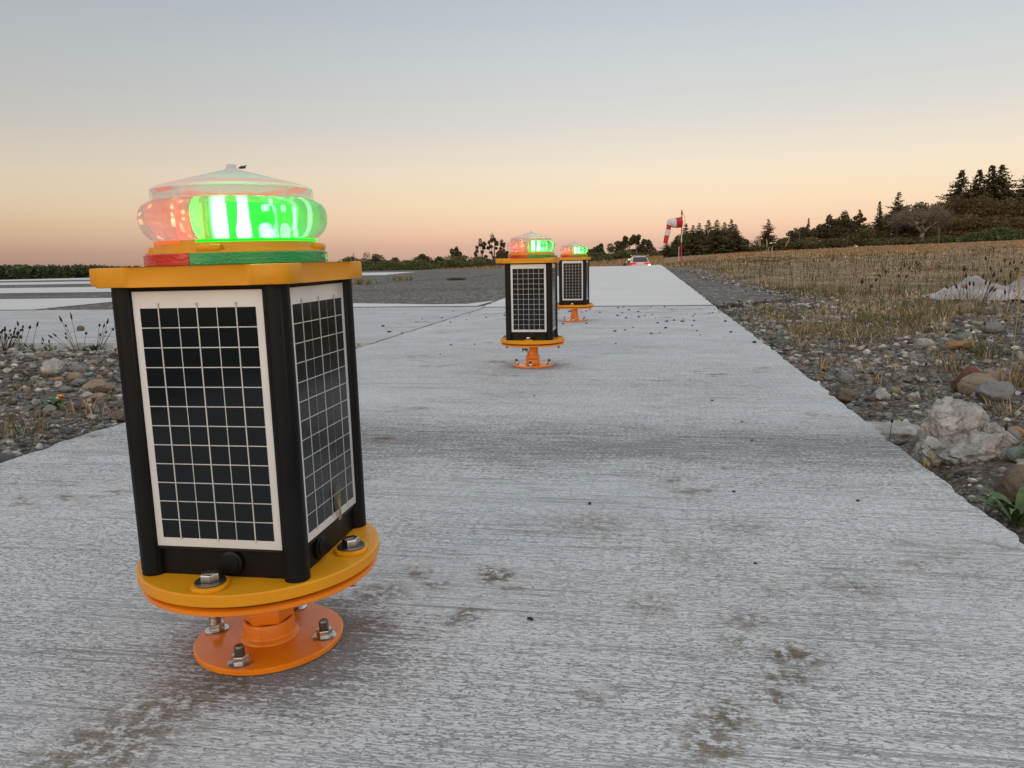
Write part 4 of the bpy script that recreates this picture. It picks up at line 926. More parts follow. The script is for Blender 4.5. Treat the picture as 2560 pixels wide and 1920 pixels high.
seed_plant(2450, 890, [(-10, 50, -10, 6, 2.6), (8, 62, 6, 6, 2.6), (16, 40, 14, 5, 2.4), (0, 34, 0, 5, 2.4)], 'brown dried weed on the upper gravel bank', 2)
seed_plant(1835, 790, [(-22, 34, -4, 6, 2), (-8, 26, 2, 6, 2), (6, 38, 4, 6, 2), (-34, 22, -4, 5, 2)], 'thin dark weeds where shoulder, strip and gravel meet', 0)
for (u, v, lb) in ((2510, 700, 'dark brown seed heads high in the dry field at right'), (2250, 690, 'sparse dark stalks in the middle of the dry field'), (1920, 660, 'tall pale grass plumes before the far trees')):
    pale = 'plumes' in lb
    seed_plant(u, v, [(R_(-40, 46), R_(26, 64), R_(-8, 8), 18 if pale else 7, 1.6 if pale else 2.2) for _ in range(9)], lb, 0, 'field_weed', headm='straw' if pale else 'seed', D=16 if pale else 9)
# crumpled white sheet
def tarp():
    nx, ny = 90, 50; V = np.zeros((nx*ny, 3)); i = 0
    x0, y0 = gp(2440, 770); x0, y0 = at(2488, 6.9)
    u = np.linspace(-1, 1, nx); v = np.linspace(-1, 1, ny); U, Vv = np.meshgrid(u, v)
    X = U*.41+.05*fbm(U*2.2, Vv*2.2, 3., 3); Y = Vv*.34+.06*fbm(U*2.2+5, Vv*2.2, 6., 3)
    n1 = fbm(U*1.6+Vv*.8, Vv*1.7-U*.5, 2., 3); n2 = fbm(U*4.0, Vv*3.2, 7., 3)
    hump = .215*np.exp(-((U-.66)/.34)**2-((Vv-.1)/.6)**2)+.085*np.exp(-((U+.25)/.55)**2-((Vv)/.6)**2)
    q_ = U-.62-.55*Vv; ridge = .075*np.exp(-(q_/.075)**2)*np.exp(-((Vv+.05)/.6)**2)-.05*np.exp(-((q_+.2)/.09)**2)*np.exp(-(Vv/.6)**2)
    q2 = U+.28+.3*Vv; ridge = ridge+.04*np.exp(-(q2/.06)**2)*np.exp(-(Vv/.6)**2)
    Z = hump*(1+.25*n1)+ridge+.022*n2+.03*n1
    Z -= .10*np.clip(np.abs(Vv)-.75, 0, 1)+.12*np.clip(-U-.7, 0, 1)
    P = np.stack([X.ravel(), Y.ravel(), np.maximum(Z, -.01).ravel()+.02], 1)
    F = [(j*nx+k, j*nx+k+1, (j+1)*nx+k+1, (j+1)*nx+k) for j in range(ny-1) for k in range(nx-1)]
    m = plain('white_fabric', (.35, .34, .34), .75, var=.25, nscale=6, bump=.3, bscale=30)
    me = np_mesh('crumpled_sheet', P, F, m, smooth=True)
    tag(link('crumpled_sheet', me, None, (x0, y0, tz(x0, y0)+.03), (0, 0, math.radians(-12))), 'crumpled white fabric sheet lying in the grass at right', 'sheet')
tarp()

# ------------------------------------------------------------------ windsock
def windsock():
    D = 50.0; x, y = at(1703, D); z = tz(x, y); top = zat(1704, 526, D)
    t = thing('windsock', 'red and white windsock drooping from a striped pole at the field edge', 'windsock', (x, y, z), (0, 0, YAW))
    red = plain('red_fabric', (.50, .018, .022), .7, var=.2); wht = plain('white_fabric_band', (.62, .58, .58), .7); bz = plain('brown_metal', (.20, .13, .07), .5)
    k = D/F_PX; Z = lambda v: zat(1704, v, D)-z; b = MB(); H = top-z
    segs = [(0, Z(628), 0), (Z(628), Z(606), 0), (Z(606), Z(585), 1), (Z(585), Z(573), 0), (Z(573), Z(540), 2), (Z(540), H-.02, 2)]
    for a, c, m in segs: b.lathe([(.034, a), (.034, c)], 12, m=m)
    b.build('pole', [red, wht, bz], t)
    b = MB(); b.lathe([(0, H-.24), (.06, H-.22), (.075, H-.17), (.06, H-.12), (.03, H-.10), (.04, H-.08), (.035, H+.02), (0, H+.05)], 14); b.build('finial', bz, t)
    b = MB(); b.tube([(.05, 0, Z(534)), (.16, 0, Z(540)), (.21, 0, Z(549)), (.20, 0, Z(553)), (.09, 0, Z(556))], .012, 6); b.build('cable', bz, t)
    path = [(1703.5, 555, 11.2), (1699, 555.3, 11), (1694, 556, 10.8), (1689, 556.5, 10.6), (1684, 557, 10.4), (1679, 557.5, 10.2), (1676, 558.5, 9.4), (1673.6, 562, 6.0), (1672.4, 567, 4.6), (1671, 572, 5.2), (1669.8, 579, 5.6), (1668.5, 586, 5.2), (1667.4, 592, 4.9), (1666.2, 599, 4.9), (1665.4, 605, 4.5)]
    cols = [0, 0, 0, 1, 1, 1, 1, 0, 0, 1, 1, 0, 0, 0]; b = MB(); vs, fs = [], []; S = 20
    for i, (u, v, r) in enumerate(path):
        p0 = path[max(i-1, 0)]; p1 = path[min(i+1, len(path)-1)]; tx, tzv = p1[0]-p0[0], -(p1[1]-p0[1]); L = math.hypot(tx, tzv); nx, nz = -tzv/L, tx/L
        r *= 1.12; dp = .95 if i < 6 else .55
        for q in range(S):
            a = 2*PI*q/S; wob = 1+.07*math.sin(3*a+i*.9); vs.append(((u-1703.5)*k+nx*math.cos(a)*r*k*wob, math.sin(a)*r*k*dp*wob, Z(555)-(v-555)*k+nz*math.cos(a)*r*k*wob))
    for i in range(len(path)-1):
        for q in range(S): b.add([], []); fs.append((i*S+q, i*S+(q+1) % S, (i+1)*S+(q+1) % S, (i+1)*S+q))
    b.v = vs; b.f = fs; b.m = [cols[i] for i in range(len(path)-1) for q in range(S)]
    b.build('sock', [red, wht], t, ang=180)
    b = MB()
    for v in (545, 566): b.lathe([(.036, Z(v)-.03), (.055, Z(v)-.03), (.055, Z(v)+.03), (.036, Z(v)+.03)], 12)
    b.build('collar_ring', bz, t)
windsock()

# ------------------------------------------------------------------ the car
def car():
    D = 70.0; x, y = at(1601, D); z = tz(x, y, detail=False)
    ztop = zat(1601, 641, D); gz = ztop-1.50
    t = thing('parked_car', 'white hatchback seen from behind beyond the crest, tail lights lit, light bar on roof', 'car', (x, y, gz), (0, 0, YAW-.10+math.radians(1)))
    wh = plain('white_car_paint', (.66, .64, .64), .25, var=.03, bump=0); gl = plain('dark_glass', (.012, .013, .014), .06, var=.2, bump=0, spec=.8); tr = emit('lit_tail_lamp', (1, .03, .05, 1), .95); bk = plain('tyre_rubber', (.02, .02, .02), .8)
    # body: lofted cross-sections (y, half width low, half width belt, bottom, belt height)
    def loft(b, secs, m=0):
        n = None; o = len(b.v)
        for (yy_, pts) in secs:
            ring = [(px, yy_, pz) for px, pz in pts]+[(-px, yy_, pz) for px, pz in reversed(pts)]; n = len(ring); b.v += ring
        for i in range(len(secs)-1):
            for k in range(n): b.f.append((o+i*n+k, o+i*n+(k+1) % n, o+(i+1)*n+(k+1) % n, o+(i+1)*n+k)); b.m.append(m)
        b.f.append(tuple(o+k for k in range(n))); b.m.append(m); b.f.append(tuple(o+(len(secs)-1)*n+k for k in reversed(range(n)))); b.m.append(m)
    S = lambda y_, w, b0, h, hc: (y_, [(0, b0), (w*.86, b0), (w, b0+.14), (w, h-.16), (w*.965, h-.03), (w*.90, h), (0, hc)])
    b = MB(); loft(b, [S(0, .80, .34, .92, .94), S(.06, .86, .30, .97, .98), S(.5, .89, .22, .98, 1.0), S(1.6, .90, .20, .96, .98), S(2.9, .90, .20, .93, .96), S(3.6, .88, .22, .86, .92), S(4.05, .80, .26, .74, .80), S(4.18, .66, .34, .62, .64)])
    body = b.build('body', wh, t)
    b = MB(); g = lambda y_, w, h: (y_, [(0, .93), (w*1.22, .93), (w*1.02, h-.10), (w*.94, h-.03), (w*.80, h), (0, h+.015)])
    loft(b, [(.16, [(0, .93), (.79, .93), (.77, .98), (.76, 1.0), (.70, 1.02), (0, 1.03)]), g(.52, .66, 1.45), g(.9, .665, 1.49), g(1.8, .66, 1.50), g(2.4, .63, 1.46), (3.25, [(0, .92), (.74, .92), (.72, .94), (.70, .95), (.64, .96), (0, .97)])])
    b.build('cabin', wh, t, ang=30)
    def quad(nm, pts, mat, th=.012):
        P = [Vector(p) for p in pts]; n = (P[1]-P[0]).cross(P[2]-P[0]).normalized()*th; b_ = MB(); b_.add(P+[p-n for p in P], [(0, 1, 2, 3), (7, 6, 5, 4), (0, 4, 5, 1), (1, 5, 6, 2), (2, 6, 7, 3), (3, 7, 4, 0)]); return b_.build(nm, mat, t, smooth=False)
    quad('rear_window', [(-.68, .095, 1.03), (.68, .095, 1.03), (.58, .430, 1.415), (-.58, .430, 1.415)], gl)
    for s in (-1, 1):
        P = [(s*.80, .55, 1.0), (s*.79, 2.75, .99), (s*.672, 2.2, 1.40), (s*.688, .75, 1.39)]; quad('side_window', P if s > 0 else P[::-1], gl)
        lm = MB(); lm.add([], []); lm.prism([(s*.36, 0), (s*.86, 0), (s*.875, .16), (s*.44, .02)] if s > 0 else [(s*.86, 0), (s*.36, 0), (s*.44, .02), (s*.875, .16)], .0, .17, .012)
        l = lm.build('tail_lamp', tr, t, (0, -.035, .80))
        w1 = MB(); w1.box((s*.80, -.03, .76), (.13, .05, .10), .012); w1.build('indicator' if s < 0 else 'reversing_lamp', emit('lit_indicator', (1, .75, .5, 1), 5.5) if s > 0 else tr, t)
        mr = MB(); mr.box((s*1.0, 2.35, 1.02), (.20, .10, .14), .03); mr.build('door_mirror', wh if s < 0 else plain('mirror_orange_glint', (.5, .22, .08), .4), t)  # orange glint put into the right mirror's colour
        for yw in (.75, 3.25):
            wm = MB(); Rm = Matrix.Rotation(PI/2, 4, 'Y'); wm.lathe([(.19, -.10), (.30, -.10), (.315, -.08), (.315, .08), (.30, .10), (.19, .10)], 28, c=(s*.80, yw, .315), M=Rm); wo = wm.build('wheel', bk, t)
            wm = MB(); wm.lathe([(0, -.07), (.19, -.09), (.19, .09), (0, .07)], 20, c=(s*.80, yw, .315), M=Rm); wm.build('rim', MT['steel'], wo)
    b = MB(); b.box((0, -.022, .70), (.50, .02, .115), .004); b.build('number_plate', plain('yellow_plate', (.72, .45, .10), .5), t)
    b = MB(); b.box((0, -.03, .42), (1.5, .10, .20), .04); b.build('rear_bumper', wh, t)
    b = MB(); b.box((0, .50, 1.455), (1.18, .16, .035), .012); b.build('roof_spoiler', wh, t)
    b = MB(); b.box((0, .95, 1.585), (1.44, .10, .045), .015, m=0); b.box((0, .95, 1.54), (.06, .06, .09), .008); b.box((-.45, .95, 1.54), (.06, .06, .09), .008); b.box((.45, .95, 1.54), (.06, .06, .09), .008); lb = b.build('light_bar', plain('tan_bar', (.42, .30, .22), .4), t)
    for s in (-1, 1): e = MB(); e.box((s*.75, .95, 1.59), (.08, .13, .085), .02); e.build('beacon', plain('pale_beacon', (.7, .68, .5), .3), lb)
car()
# dark low shrub left of the far lamp and small posts
def post(u, vb, vt, D, w, label, name, mat, cat):
    if D > 85: D *= 1.8; w *= 1.6
    x, y = at(u, D); z = tz(x, y); h = zat(u, vt, D)-z; b = MB(); b.lathe([(w, 0), (w, h*.6), (w*.85, h), (0, h+w*.4)], 10)
    b.box((0, 0, h*.93), (w*5, w*.8, w*1.2), w*.2); tag(b.build(name, mat, loc=(x, y, z)), label, cat)
post(1997, 618, 583, 100, .06, 'thin wooden pole in front of the dark trees at right', 'wooden_pole', plain('grey_wood', (.13, .10, .08), .9), 'pole')
post(2344, 603, 571, 100, .055, 'pale wooden post beside the bare grey tree', 'wooden_pole', plain('pale_wood', (.15, .125, .105), .9), 'pole')
post(1697, 640, 617, 52, .025, 'thin white marker rod left of the windsock pole', 'marker_rod', plain('white_rod', (.5, .45, .42), .7), 'rod')

# ------------------------------------------------------------------ trees
MT['leaf'] = tinted('tree_leaves', .85, .15); MT['bark'] = plain('dark_bark', (.055, .040, .028), .95, bump=.6, bscale=8); MT['palebark'] = plain('pale_bark', (.20, .165, .135), .9, bump=.5, bscale=8)
DARK = [(.081, .070, .032), (.105, .084, .041), (.062, .059, .030), (.124, .095, .046)]; OLIVE = [(.132, .127, .043), (.100, .105, .039), (.162, .140, .054)]; BROWNL = [(0.147, 0.090, 0.039), (0.120, 0.074, 0.033), (0.098, 0.074, 0.034), (0.178, 0.111, 0.046)]; GREY = [(.203, .155, .119), (.169, .128, .095)]; DGREEN = [(.062, .081, .035), (.081, .103, .041), (.051, .068, .031)]
def cards(C, size, cols, flatz=1.0, seed=0, shape='quad'):
    n = len(C); a = RNG.normal(0, 1, (n, 3)); a /= np.linalg.norm(a, axis=1)[:, None]; b = np.cross(a, RNG.normal(0, 1, (n, 3))); b /= np.linalg.norm(b, axis=1)[:, None]
    s = (size*RNG.uniform(.5, 1.4, n))[:, None]; a = a*s; b = b*s*.6; a[:, 2] *= flatz; b[:, 2] *= flatz
    V = np.stack([C-a, C+b*.9, C+a, C-b*.9], 1).reshape(-1, 3); o = np.arange(n)*4
    return V, np.stack([o, o+1, o+2, o+3], 1), np.repeat(palette(n, cols, .4), 4, axis=0)
DSC = 1.9
def place(u, top, D, name, label, group):
    x, y = at(u, D); z = tz(x, y)-(.0022*D if name in ('bush', 'shrub') else 0); H = zat(u, top, D)-z
    return thing(name, label, 'bush' if name in ('bush', 'shrub') else 'tree', (x, y, z-.05), (0, 0, YAW), group), max(H, .5)
def limbs(b, H, lo, tips, r0, split):
    b.tube([(0, 0, 0), (.03*H, 0, split*H*.5), (0, 0, split*H)], [r0, r0*.8, r0*.62], 7)
    for tp in tips:
        tp = Vector(tp); s = Vector((0, 0, split*H*random.uniform(.7, 1))); m = s.lerp(tp, .5)+Vector((0, 0, .05*H)); b.tube([s, m, tp], [r0*.45, r0*.28, r0*.1], 5)
def broadleaf(u, top, wpx, D, label, cols, group=None, lo=.12, nlobe=9, dens=1.0, name='broadleaf_tree', bark='bark', size=None, lob=.36, open_=0):
    D = D*DSC if D > 85 else D
    t, H = place(u, top, D, name, label, group); W = wpx*D/F_PX; size = size or max(.00105*D, .036*W*.5); dens = dens*1.7
    lobes = []
    for i in range(nlobe):
        a = R_(0, 2*PI); rr = math.sqrt(R_(0, 1))*.5*W*(1-lob*.75); h = lo+(1-lo)*R_(.16, .80); rr *= (1.05-.55*max(0, (h-.45)/.55)**1.3)
        lobes.append((rr*math.cos(a), rr*math.sin(a), h*H, lob*W*R_(.7, 1.15)*.5, lob*R_(.7, 1.1)*min(W, H)*.5))
    lobes.append((R_(-.08, .08)*W, 0, H*(1-.14), .30*W*.5, .28*H*.5))
    C = []
    for lx, ly, lz, rw, rh in lobes:
        n = int(max(40, 170*dens)); d = RNG.normal(0, 1, (n, 3)); d /= np.linalg.norm(d, axis=1)[:, None]; q = RNG.uniform(.35, 1.08, n)**.6
        C.append(np.array([lx, ly, lz])+d*q[:, None]*np.array([rw, rw, rh]))
    C = np.concatenate(C); C = C[(C[:, 2] > .02*H)]; C[:, 2] = np.minimum(C[:, 2], H)
    if open_: C = C[fbm(C[:, 0]*1.1, C[:, 1]*1.1, C[:, 2]*1.1, 2) > -open_]
    V, F, K = cards(C, size, cols)
    link('crown', np_mesh('crown', V, F, MT['leaf'], K), t)
    b = MB(); limbs(b, H, lo, [(l[0], l[1], l[2]) for l in lobes[:6]], max(.05, .028*H), max(.18, lo*1.05)); b.build('trunk', MT[bark], t, ang=180)
    return t
def conifer(u, top, wpx, D, label, cols, group=None, lo=.06, name='conifer_tree', gap=0, tiers=None, droop=.18, dens=1.0, tipw=.04, wide=1.25, fat=1.0):
    D = D*DSC if D > 85 else D
    t, H = place(u, top, D, name, label, group); W = wpx*D/F_PX*.5*wide; tiers = int((tiers or 13)*1.7); V, Fq, K = [], [], []; pts = []; dirs = []; sz = []
    for i in range(tiers):
        f = i/(tiers-1); z = H*(lo+(1-lo)*f); L = W*(1-f)**1.05*(.86+.28*R_(-1, 1))+W*tipw
        for k in range(int(8-2*f)):
            a = R_(0, 2*PI); l = L*R_(.65, 1.12); n = max(3, int(l/ (.05*H)*1.6*dens))
            for j in range(n):
                q = (j+.6)/n; p = np.array([math.cos(a)*l*q, math.sin(a)*l*q, z-droop*l*q+.10*l*q*q+R_(-.01, .01)*H])
                for side in (-1, 1, 0):
                    aa = a+side*R_(.5, 1.0); s = (.070*H)*fat*(1.15-.6*q)*R_(.6, 1.25)*(1-.62*f); pts.append(p); dirs.append((math.cos(aa), math.sin(aa), -.30+R_(-.45, .45))); sz.append(s)
    top_n = 10
    for j in range(top_n): pts.append(np.array([0, 0, H*(.93+.06*j/top_n)])); a = R_(0, 6.28); dirs.append((math.cos(a)*.6, math.sin(a)*.6, .5)); sz.append(.028*H)
    P = np.array(pts); Dv = np.array(dirs); S = np.array(sz)[:, None]; perp = np.cross(Dv, np.array([0, 0, 1.])); perp /= np.linalg.norm(perp, axis=1)[:, None]+1e-6
    tilt = RNG.uniform(-1.3, 1.3, (len(P), 1)); wv = (perp*np.cos(tilt)+np.array([0, 0, 1])*np.sin(tilt))*S*.60
    V = np.stack([P-wv*.4, P+wv*.4, P+Dv*S*.6+wv*.6, P+Dv*S*1.05, P+Dv*S*.6-wv*.6], 1).reshape(-1, 3); o = np.arange(len(P))*5
    F = np.concatenate([np.stack([o, o+1, o+2], 1), np.stack([o, o+2, o+4], 1), np.stack([o+4, o+2, o+3], 1)])
    link('crown', np_mesh('crown', V, F, MT['leaf'], np.repeat(palette(len(P), cols, .4), 5, axis=0)), t)
    b = MB(); r = max(.05, .020*H); b.tube([(0, 0, 0), (.01*H, 0, .5*H), (0, 0, .97*H)], [r, r*.6, r*.12], 8); b.build('trunk', MT['bark'], t, ang=180); return t
def umbrella(u, top, wpx, D, label, cols, group=None, crown=.36, dx=0):
    D = D*DSC if D > 85 else D
    t, H = place(u, top, D, 'umbrella_pine', label, group); W = wpx*D/F_PX; C = []; tips = []
    for i in range(7):
        lx, ly, lz = R_(-.36, .36)*W, R_(-.3, .3)*W, H*(1-crown*R_(.15, .95)); tips.append((lx, ly, lz)); d = RNG.normal(0, 1, (230, 3)); d /= np.linalg.norm(d, axis=1)[:, None]
        C.append(np.array([lx, ly, lz])+d*RNG.uniform(.4, 1, (230, 1))*np.array([W*.20, W*.20, H*crown*.26]))
    C = np.concatenate(C); C[:, 2] = np.minimum(C[:, 2], H); V, F, K = cards(C, .0014*D, cols); link('crown', np_mesh('crown', V, F, MT['leaf'], K), t)
    b = MB(); limbs(b, H, 0, tips, .028*H, .42); b.build('trunk', MT['palebark'], t, ang=180); return t
def bare(u, top, wpx, D, label, group=None, fine=2600, cols=GREY, name='bare_tree'):
    D = D*DSC if D > 85 else D
    t, H = place(u, top, D, name, label, group); W = wpx*D/F_PX; b = MB(); ends = []
    def grow(p, d, l, r, lev):
        q = p+d*l; m = p.lerp(q, .5)+Vector((R_(-.05, .05), R_(-.05, .05), R_(-.02, .05)))*l; b.tube([p, m, q], [r, r*.8, r*.62], 5 if lev else 7)
        if lev >= 4: ends.append(q); return
        for k in range(3 if lev else 4):
            nd = Vector((d.x+R_(-.85, .85), d.y+R_(-.7, .7), d.z*.6+R_(-.12, .6))).normalized(); grow(q, nd, l*R_(.62, .86), r*.6, lev+1)
    grow(Vector((0, 0, 0)), Vector((.1, 0, 1)).normalized(), H*.20, .026*H, 0)
    V = np.array([v[:] for v in b.v]); mx = np.abs(V[:, 0]).max(); mz = V[:, 2].max(); sx, sz = .5*W/mx*.95, H/mz*.97
    b.v = [(v[0]*sx, v[1]*sx, v[2]*sz) for v in b.v]; b.build('trunk', MT['palebark'], t, ang=180)
    E = np.array([(e.x*sx, e.y*sx, e.z*sz) for e in ends]); n = fine; P = E[RNG.integers(0, len(E), n)]+RNG.normal(0, .045*W, (n, 3)); Dv = RNG.normal(0, 1, (n, 3)); Dv[:, 2] = np.abs(Dv[:, 2])*.7; Dv /= np.linalg.norm(Dv, axis=1)[:, None]; S = .045*W*RNG.uniform(.5, 1.3, (n, 1)); pr = np.cross(Dv, RNG.normal(0, 1, (n, 3))); pr /= np.linalg.norm(pr, axis=1)[:, None]; wv = pr*S*.09
    Vv = np.stack([P-wv, P+wv, P+Dv*S], 1).reshape(-1, 3); link('twigs', np_mesh('twigs', Vv, np.arange(3*n).reshape(-1, 3), MT['leaf'], np.repeat(palette(n, cols, .3), 3, axis=0)), t); return t

GA = 'trees and bushes lining the far edge of the asphalt'
for a in [(866, 641, 80, 'dark bushy tree right behind the lid of the nearest lamp', DGREEN), (945, 634, 46, 'round dark bush between two wispy trees and the lower hedge', DARK), (987, 643, 40, 'small dark rounded bush in the middle of the low skyline', DARK), (1055, 634, 40, 'domed dark bush left of the windswept tree', DARK), (1020, 650, 50, 'lowest olive bush in the dip of the skyline', OLIVE),
          (1100, 641, 44, 'low dark bush just left of the windswept tree', DARK), (1252, 624, 34, 'rounded dark bush touching the left side of the middle lamp', DARK), (1150, 638, 60, 'broad olive bush below the windswept tree', OLIVE), (1200, 641, 60, 'brownish bush below the tall open trees', BROWNL[2:]+OLIVE)]:
    broadleaf(a[0], a[1], a[2]*1.6, 135, a[3], a[4], GA, .0, 12, 1.0, name='bush', lob=.45)
for a in [(905, 652, 66, 'bright green shrub at the foot of the wispy trees'), (975, 656, 80, 'wide olive shrub forming the left part of the low hedge'), (1060, 656, 90, 'wide olive shrub in the middle of the low hedge'), (1130, 655, 80, 'olive shrub near the right end of the low hedge'), (1215, 653, 80, 'olive shrub behind the left side of the middle lamp')]:
    broadleaf(a[0], a[1]-7, a[2]*1.55, 128, a[3], OLIVE+DGREEN, GA, .0, 10, .9, name='shrub', lob=.5)
bare(878, 628, 34, 140, 'wispy reddish bare tree nearest to the foreground lamp', GA, 900, BROWNL+GREY); bare(914, 627, 30, 140, 'wispy bare tree with clumped twigs, second on the skyline', GA, 1100, BROWNL+DARK)
broadleaf(1139, 616, 36, 138, 'windswept dark tree standing above the bushes', DARK, GA, .25, 9, .9, lob=.42)
broadleaf(1203, 595, 36, 138, 'left tree of the tall open trio with gaps in its crown', DARK, GA, .22, 14, .42, lob=.24, size=.26); broadleaf(1234, 583, 36, 138, 'tallest tree of the open trio beside the middle lamp', DARK, GA, .22, 16, .40, lob=.22, size=.26); broadleaf(1256, 598, 30, 138, 'right tree of the open trio behind the middle lamp', DARK, GA, .25, 12, .42, lob=.24, size=.26)
GB = 'trees behind the white car'
for a in [(1500, 608, 34, 'dark tree between the third lamp and the car', DARK, .2, .42), (1480, 622, 50, 'dark bush just right of the third lamp', DARK, .05, .45), (1545, 602, 56, 'broad dark tree left of the umbrella pines', DARK, .1, .42), (1614, 597, 44, 'rounded dark tree directly above the car', DARK, .18, .4), (1590, 622, 60, 'dense dark bush below the umbrella pines', DARK, .02, .5)]:
    broadleaf(a[0], a[1], a[2]*1.1, 132, a[3], a[4], GB, a[5], 11, .9, lob=a[6])
umbrella(1570, 589, 34, 126, 'left umbrella pine with flat crown on bare limbs', DARK, GB); umbrella(1591, 587, 28, 126, 'right umbrella pine with flat crown on bare limbs', DARK, GB)
for a in [(1500, 632, 70, 'green shrub at the foot of the trees left of the car'), (1560, 628, 80, 'green shrub behind the left side of the car'), (1625, 634, 60, 'dark shrub behind the right side of the car'), (1440, 640, 60, 'green shrub between the third lamp and the middle lamp'), (1370, 636, 80, 'green shrub hidden behind the middle lamp')]:
    broadleaf(a[0], a[1]-2, a[2]*1.35, 122, a[3], OLIVE+DGREEN, GB, .0, 10, .8, name='shrub', lob=.5)
broadleaf(1563, 657, 14, 78, 'tiny dark bush left of the far runway light', DARK, None, .0, 6, .6, name='bush', lob=.6)
bare(1642, 625, 24, 130, 'thin leafless sapling right of the car', GB, 300)
GC = 'conifers in the clump behind the windsock'
nth = ['leftmost', 'second', 'third', 'fourth', 'fifth', 'sixth', 'seventh', 'eighth', 'ninth', 'tenth', 'rightmost']
for i, (u, tp, w) in enumerate([(1667, 606, 60), (1690, 592, 56), (1713, 559, 58), (1731, 563, 56), (1747, 558, 56), (1770, 551, 60), (1791, 550, 58), (1809, 556, 56), (1826, 549, 60), (1838, 562, 50), (1846, 590, 36)]):
    conifer(u, tp, w, 88+4*(i % 3), '%s conifer from the left in the dark clump behind the windsock' % nth[i], DARK+OLIVE[:1], GC, .0, droop=.1, dens=1.3, tiers=14, wide=2.2, fat=1.25)
for u_, t_, w_, lb_ in ((1715, 582, 60, 'rounded dark tree filling the left part of the windsock clump'), (1752, 577, 64, 'rounded dark tree filling the middle of the windsock clump'), (1790, 574, 64, 'rounded dark tree right of the middle of the windsock clump'), (1826, 575, 52, 'rounded dark tree at the right side of the windsock clump')):
    broadleaf(u_, t_, w_*1.15, 94, lb_, DARK+OLIVE[:1], None, .02, 14, 1.2, lob=.45)
broadleaf(1668, 618, 70, 92, 'dark scrub sloping down at the left end of the conifer clump', DARK, None, .0, 9, .9, name='bush', lob=.5)
conifer(1918, 548, 66, 90, 'single spreading conifer standing apart in the middle of the field edge', DARK, None, .03, tiers=15, droop=.05, dens=1.1, wide=1.6, fat=1.1)
GD = 'trees and bushes rising on the right skyline'
broadleaf(1866, 597, 44, 95, 'small scrub between the conifer clump and the single conifer', DARK, GD, .0, 7, .6, name='bush', lob=.45, open_=.35)
broadleaf(1900, 610, 70, 88, 'low dark shrub at the foot of the single conifer', DARK+OLIVE, GD, .0, 7, .7, name='shrub', lob=.5)
for a in [(1975, 577, 60, 'lowest dark tree at the left end of the right skyline', DARK, .05), (2002, 566, 56, 'dark rounded tree behind the thin wooden pole', DARK, .1), (2045, 560, 60, 'dark tree below the tiny pointed conifer', DARK, .05), (2084, 552, 80, 'wide dark tree in the lower middle of the right skyline', DARK+GREY[:1], .05), (2106, 525, 52, 'tall dark rounded tree with ragged top', DARK, .15), (2066, 536, 42, 'dark pointed tree left of the ragged rounded one', DARK, .15), (2200, 537, 90, 'dense black-green tree below the layered cedar', DARK, .02), (2262, 512, 44, 'dark tree right of the layered cedar', DARK, .1), (2240, 548, 70, 'dark tree mass behind the bare grey tree', DARK, .03), (2150, 560, 60, 'dark tree behind the orange bush', DARK, .03)]:
    broadleaf(a[0], a[1], a[2]*1.1, 118, a[3], a[4], GD, a[5], 11, .9, lob=.40)
for u_, t_, w_, lb_ in ((2020, 580, 90, 'low rounded olive-brown tree behind the wooden pole'), (2130, 552, 80, 'olive-brown tree between the ragged tree and the open-crowned pine'), (2225, 525, 70, 'dense olive-brown tree just under the layered cedar'), (2290, 505, 90, 'brownish tree behind the top of the bare grey tree'), (2250, 565, 90, 'dark tree base right of the rust-orange bush')):
    broadleaf(u_, t_, w_*1.1, 121, lb_, DARK+OLIVE+BROWNL[2:3], GD, .02, 13, 1.2, lob=.45)
broadleaf(2146, 524, 38, 116, 'open-crowned pine with sky showing between its tufts', DARK, GD, .3, 12, .45, lob=.26, size=.24)
conifer(2018, 546, 20, 112, 'tiny pointed conifer on the right skyline', DARK, GD, .3, tiers=11); conifer(2192, 504, 46, 114, 'dark conifer left of the layered cedar', DARK, GD, .1, tiers=16)
conifer(2238, 482, 56, 112, 'layered cedar with sky showing between its flat tiers', DARK, GD, .42, tiers=9, droop=-.12, dens=1.2, tipw=.12)
broadleaf(2180, 572, 74, 104, 'rust-orange bush in front of the dark trees', [(.12, .07, .02), (.10, .065, .02), (.07, .06, .02)], GD, .0, 9, 1, name='bush', lob=.5)
for a in [(2155, 570, 60, 'dark shrub under the open-crowned pine'), (1950, 603, 80, 'dark shrub between the single conifer and the wooden pole'), (2000, 598, 80, 'dark shrub at the foot of the wooden pole'), (2075, 596, 90, 'dark shrub left of the rust-orange bush'), (2240, 592, 90, 'dark shrub right of the rust-orange bush'), (2290, 592, 80, 'dark shrub at the foot of the bare grey tree'), (1760, 610, 120, 'dark undergrowth below the middle of the windsock clump'), (1825, 610, 80, 'dark undergrowth at the right end of the windsock clump'), (1705, 612, 90, 'dark undergrowth right behind the windsock pole')]:
    broadleaf(a[0], a[1], a[2]*1.2, 92, a[3], DARK+OLIVE[:1], None, .0, 9, 1.0, name='shrub', lob=.5)
broadleaf(2030, 592, 90, 104, 'olive bush along the field edge left of the rust-orange bush', OLIVE, GD, .0, 9, .9, name='bush', lob=.5)
broadleaf(2110, 594, 90, 102, 'dark green shrub at the foot of the wide dark tree', DGREEN, GD, .0, 9, .9, name='shrub', lob=.5)
bare(2298, 524, 136, 100, 'large bare grey tree with pale branching trunk', None, 5200)
GE = 'autumn-brown trees on the hill at right'
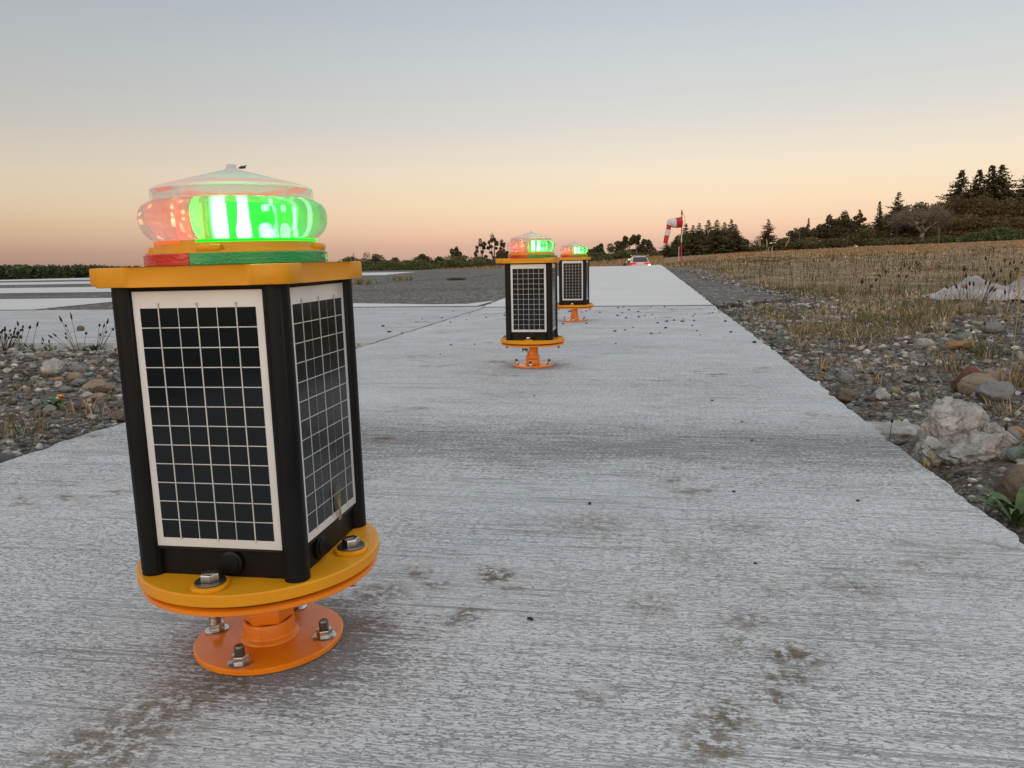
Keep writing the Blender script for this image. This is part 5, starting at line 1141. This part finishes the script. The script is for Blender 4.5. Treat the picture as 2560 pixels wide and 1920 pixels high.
for a in [(2335, 503, 110, 'brown autumn tree just behind the bare grey tree'), (2392, 486, 110, 'brown autumn tree below the leftmost hilltop conifer'), (2450, 488, 110, 'brown autumn tree below the tall pair of conifers'), (2510, 493, 100, 'dark brown autumn tree below the gap in the conifers'), (2562, 496, 100, 'brown autumn tree at the right border'), (2400, 535, 120, 'lower dark brown tree on the slope in the middle'), (2480, 540, 120, 'lower brown tree on the slope toward the right'), (2555, 540, 110, 'lower brown tree at the right border of the slope')]:
    broadleaf(a[0], a[1], a[2]*1.1, 110 if a[1] > 520 else 120, a[3], BROWNL+DARK[:1], GE, .0, 13, 1.3, lob=.42)
GF = 'conifers on the hilltop at right'
for a in [(2390, 427, 58, .28, 'leftmost pointed conifer of the hilltop group'), (2433, 426, 60, .28, 'second pointed conifer of the hilltop group'), (2464, 415, 66, .26, 'dense tall conifer in the middle of the hilltop group'), (2488, 414, 80, .24, 'broadest conifer with long drooping side branches'), (2557, 426, 76, .24, 'conifer cut off by the right border')]:
    conifer(a[0], a[1], a[2], 128, a[4], DARK, GF, a[3], tiers=19, droop=.12, dens=1.05, wide=2.8)
for i, a in enumerate([(2200, 594, 100, 'green shrub row left of the bare grey tree'), (2345, 590, 110, 'green shrub row at the foot of the pale wooden post'), (2430, 580, 110, 'green shrub under the brown trees'), (2510, 567, 110, 'taller dark green shrub under the brown trees at right'), (2575, 572, 90, 'dark green shrub at the right border')]):
    broadleaf(a[0], a[1], a[2]*1.2, 98, a[3], DGREEN+OLIVE[:1], 'green shrubs along the top of the field', .0, 11, .9, name='shrub', lob=.5)
# distant woodland at far left: one mass
def far_wood():
    C = []; D0 = 215.0
    for u in np.arange(-260, 900, 5.0):
        D = D0+R_(-12, 12); x, y = at(float(u), D); z = tz(x, y); top = zat(float(u), 664+R_(-2.5, 3)+.006*(u-100 if u > 250 else 0)+(u > 250)*2, D)
        n = 90; d = RNG.normal(0, 1, (n, 3)); d /= np.linalg.norm(d, axis=1)[:, None]; rr = R_(1.4, 2.6)
        for hz in (.25, .55, .82): C.append(np.array([x+R_(-.5, .5), y, z+(top-z)*hz])+d*RNG.uniform(.5, 1, (n, 1))*np.array([rr, rr, (top-z)*.20]))
    C = np.concatenate(C); V, F, K = cards(C, .42, DGREEN+[(.05, .058, .026)]); tag(link('woodland', np_mesh('woodland', V, F, MT['leaf'], K)), 'low dark green belt of distant woodland along the left horizon', 'woodland', kind='stuff')
far_wood()
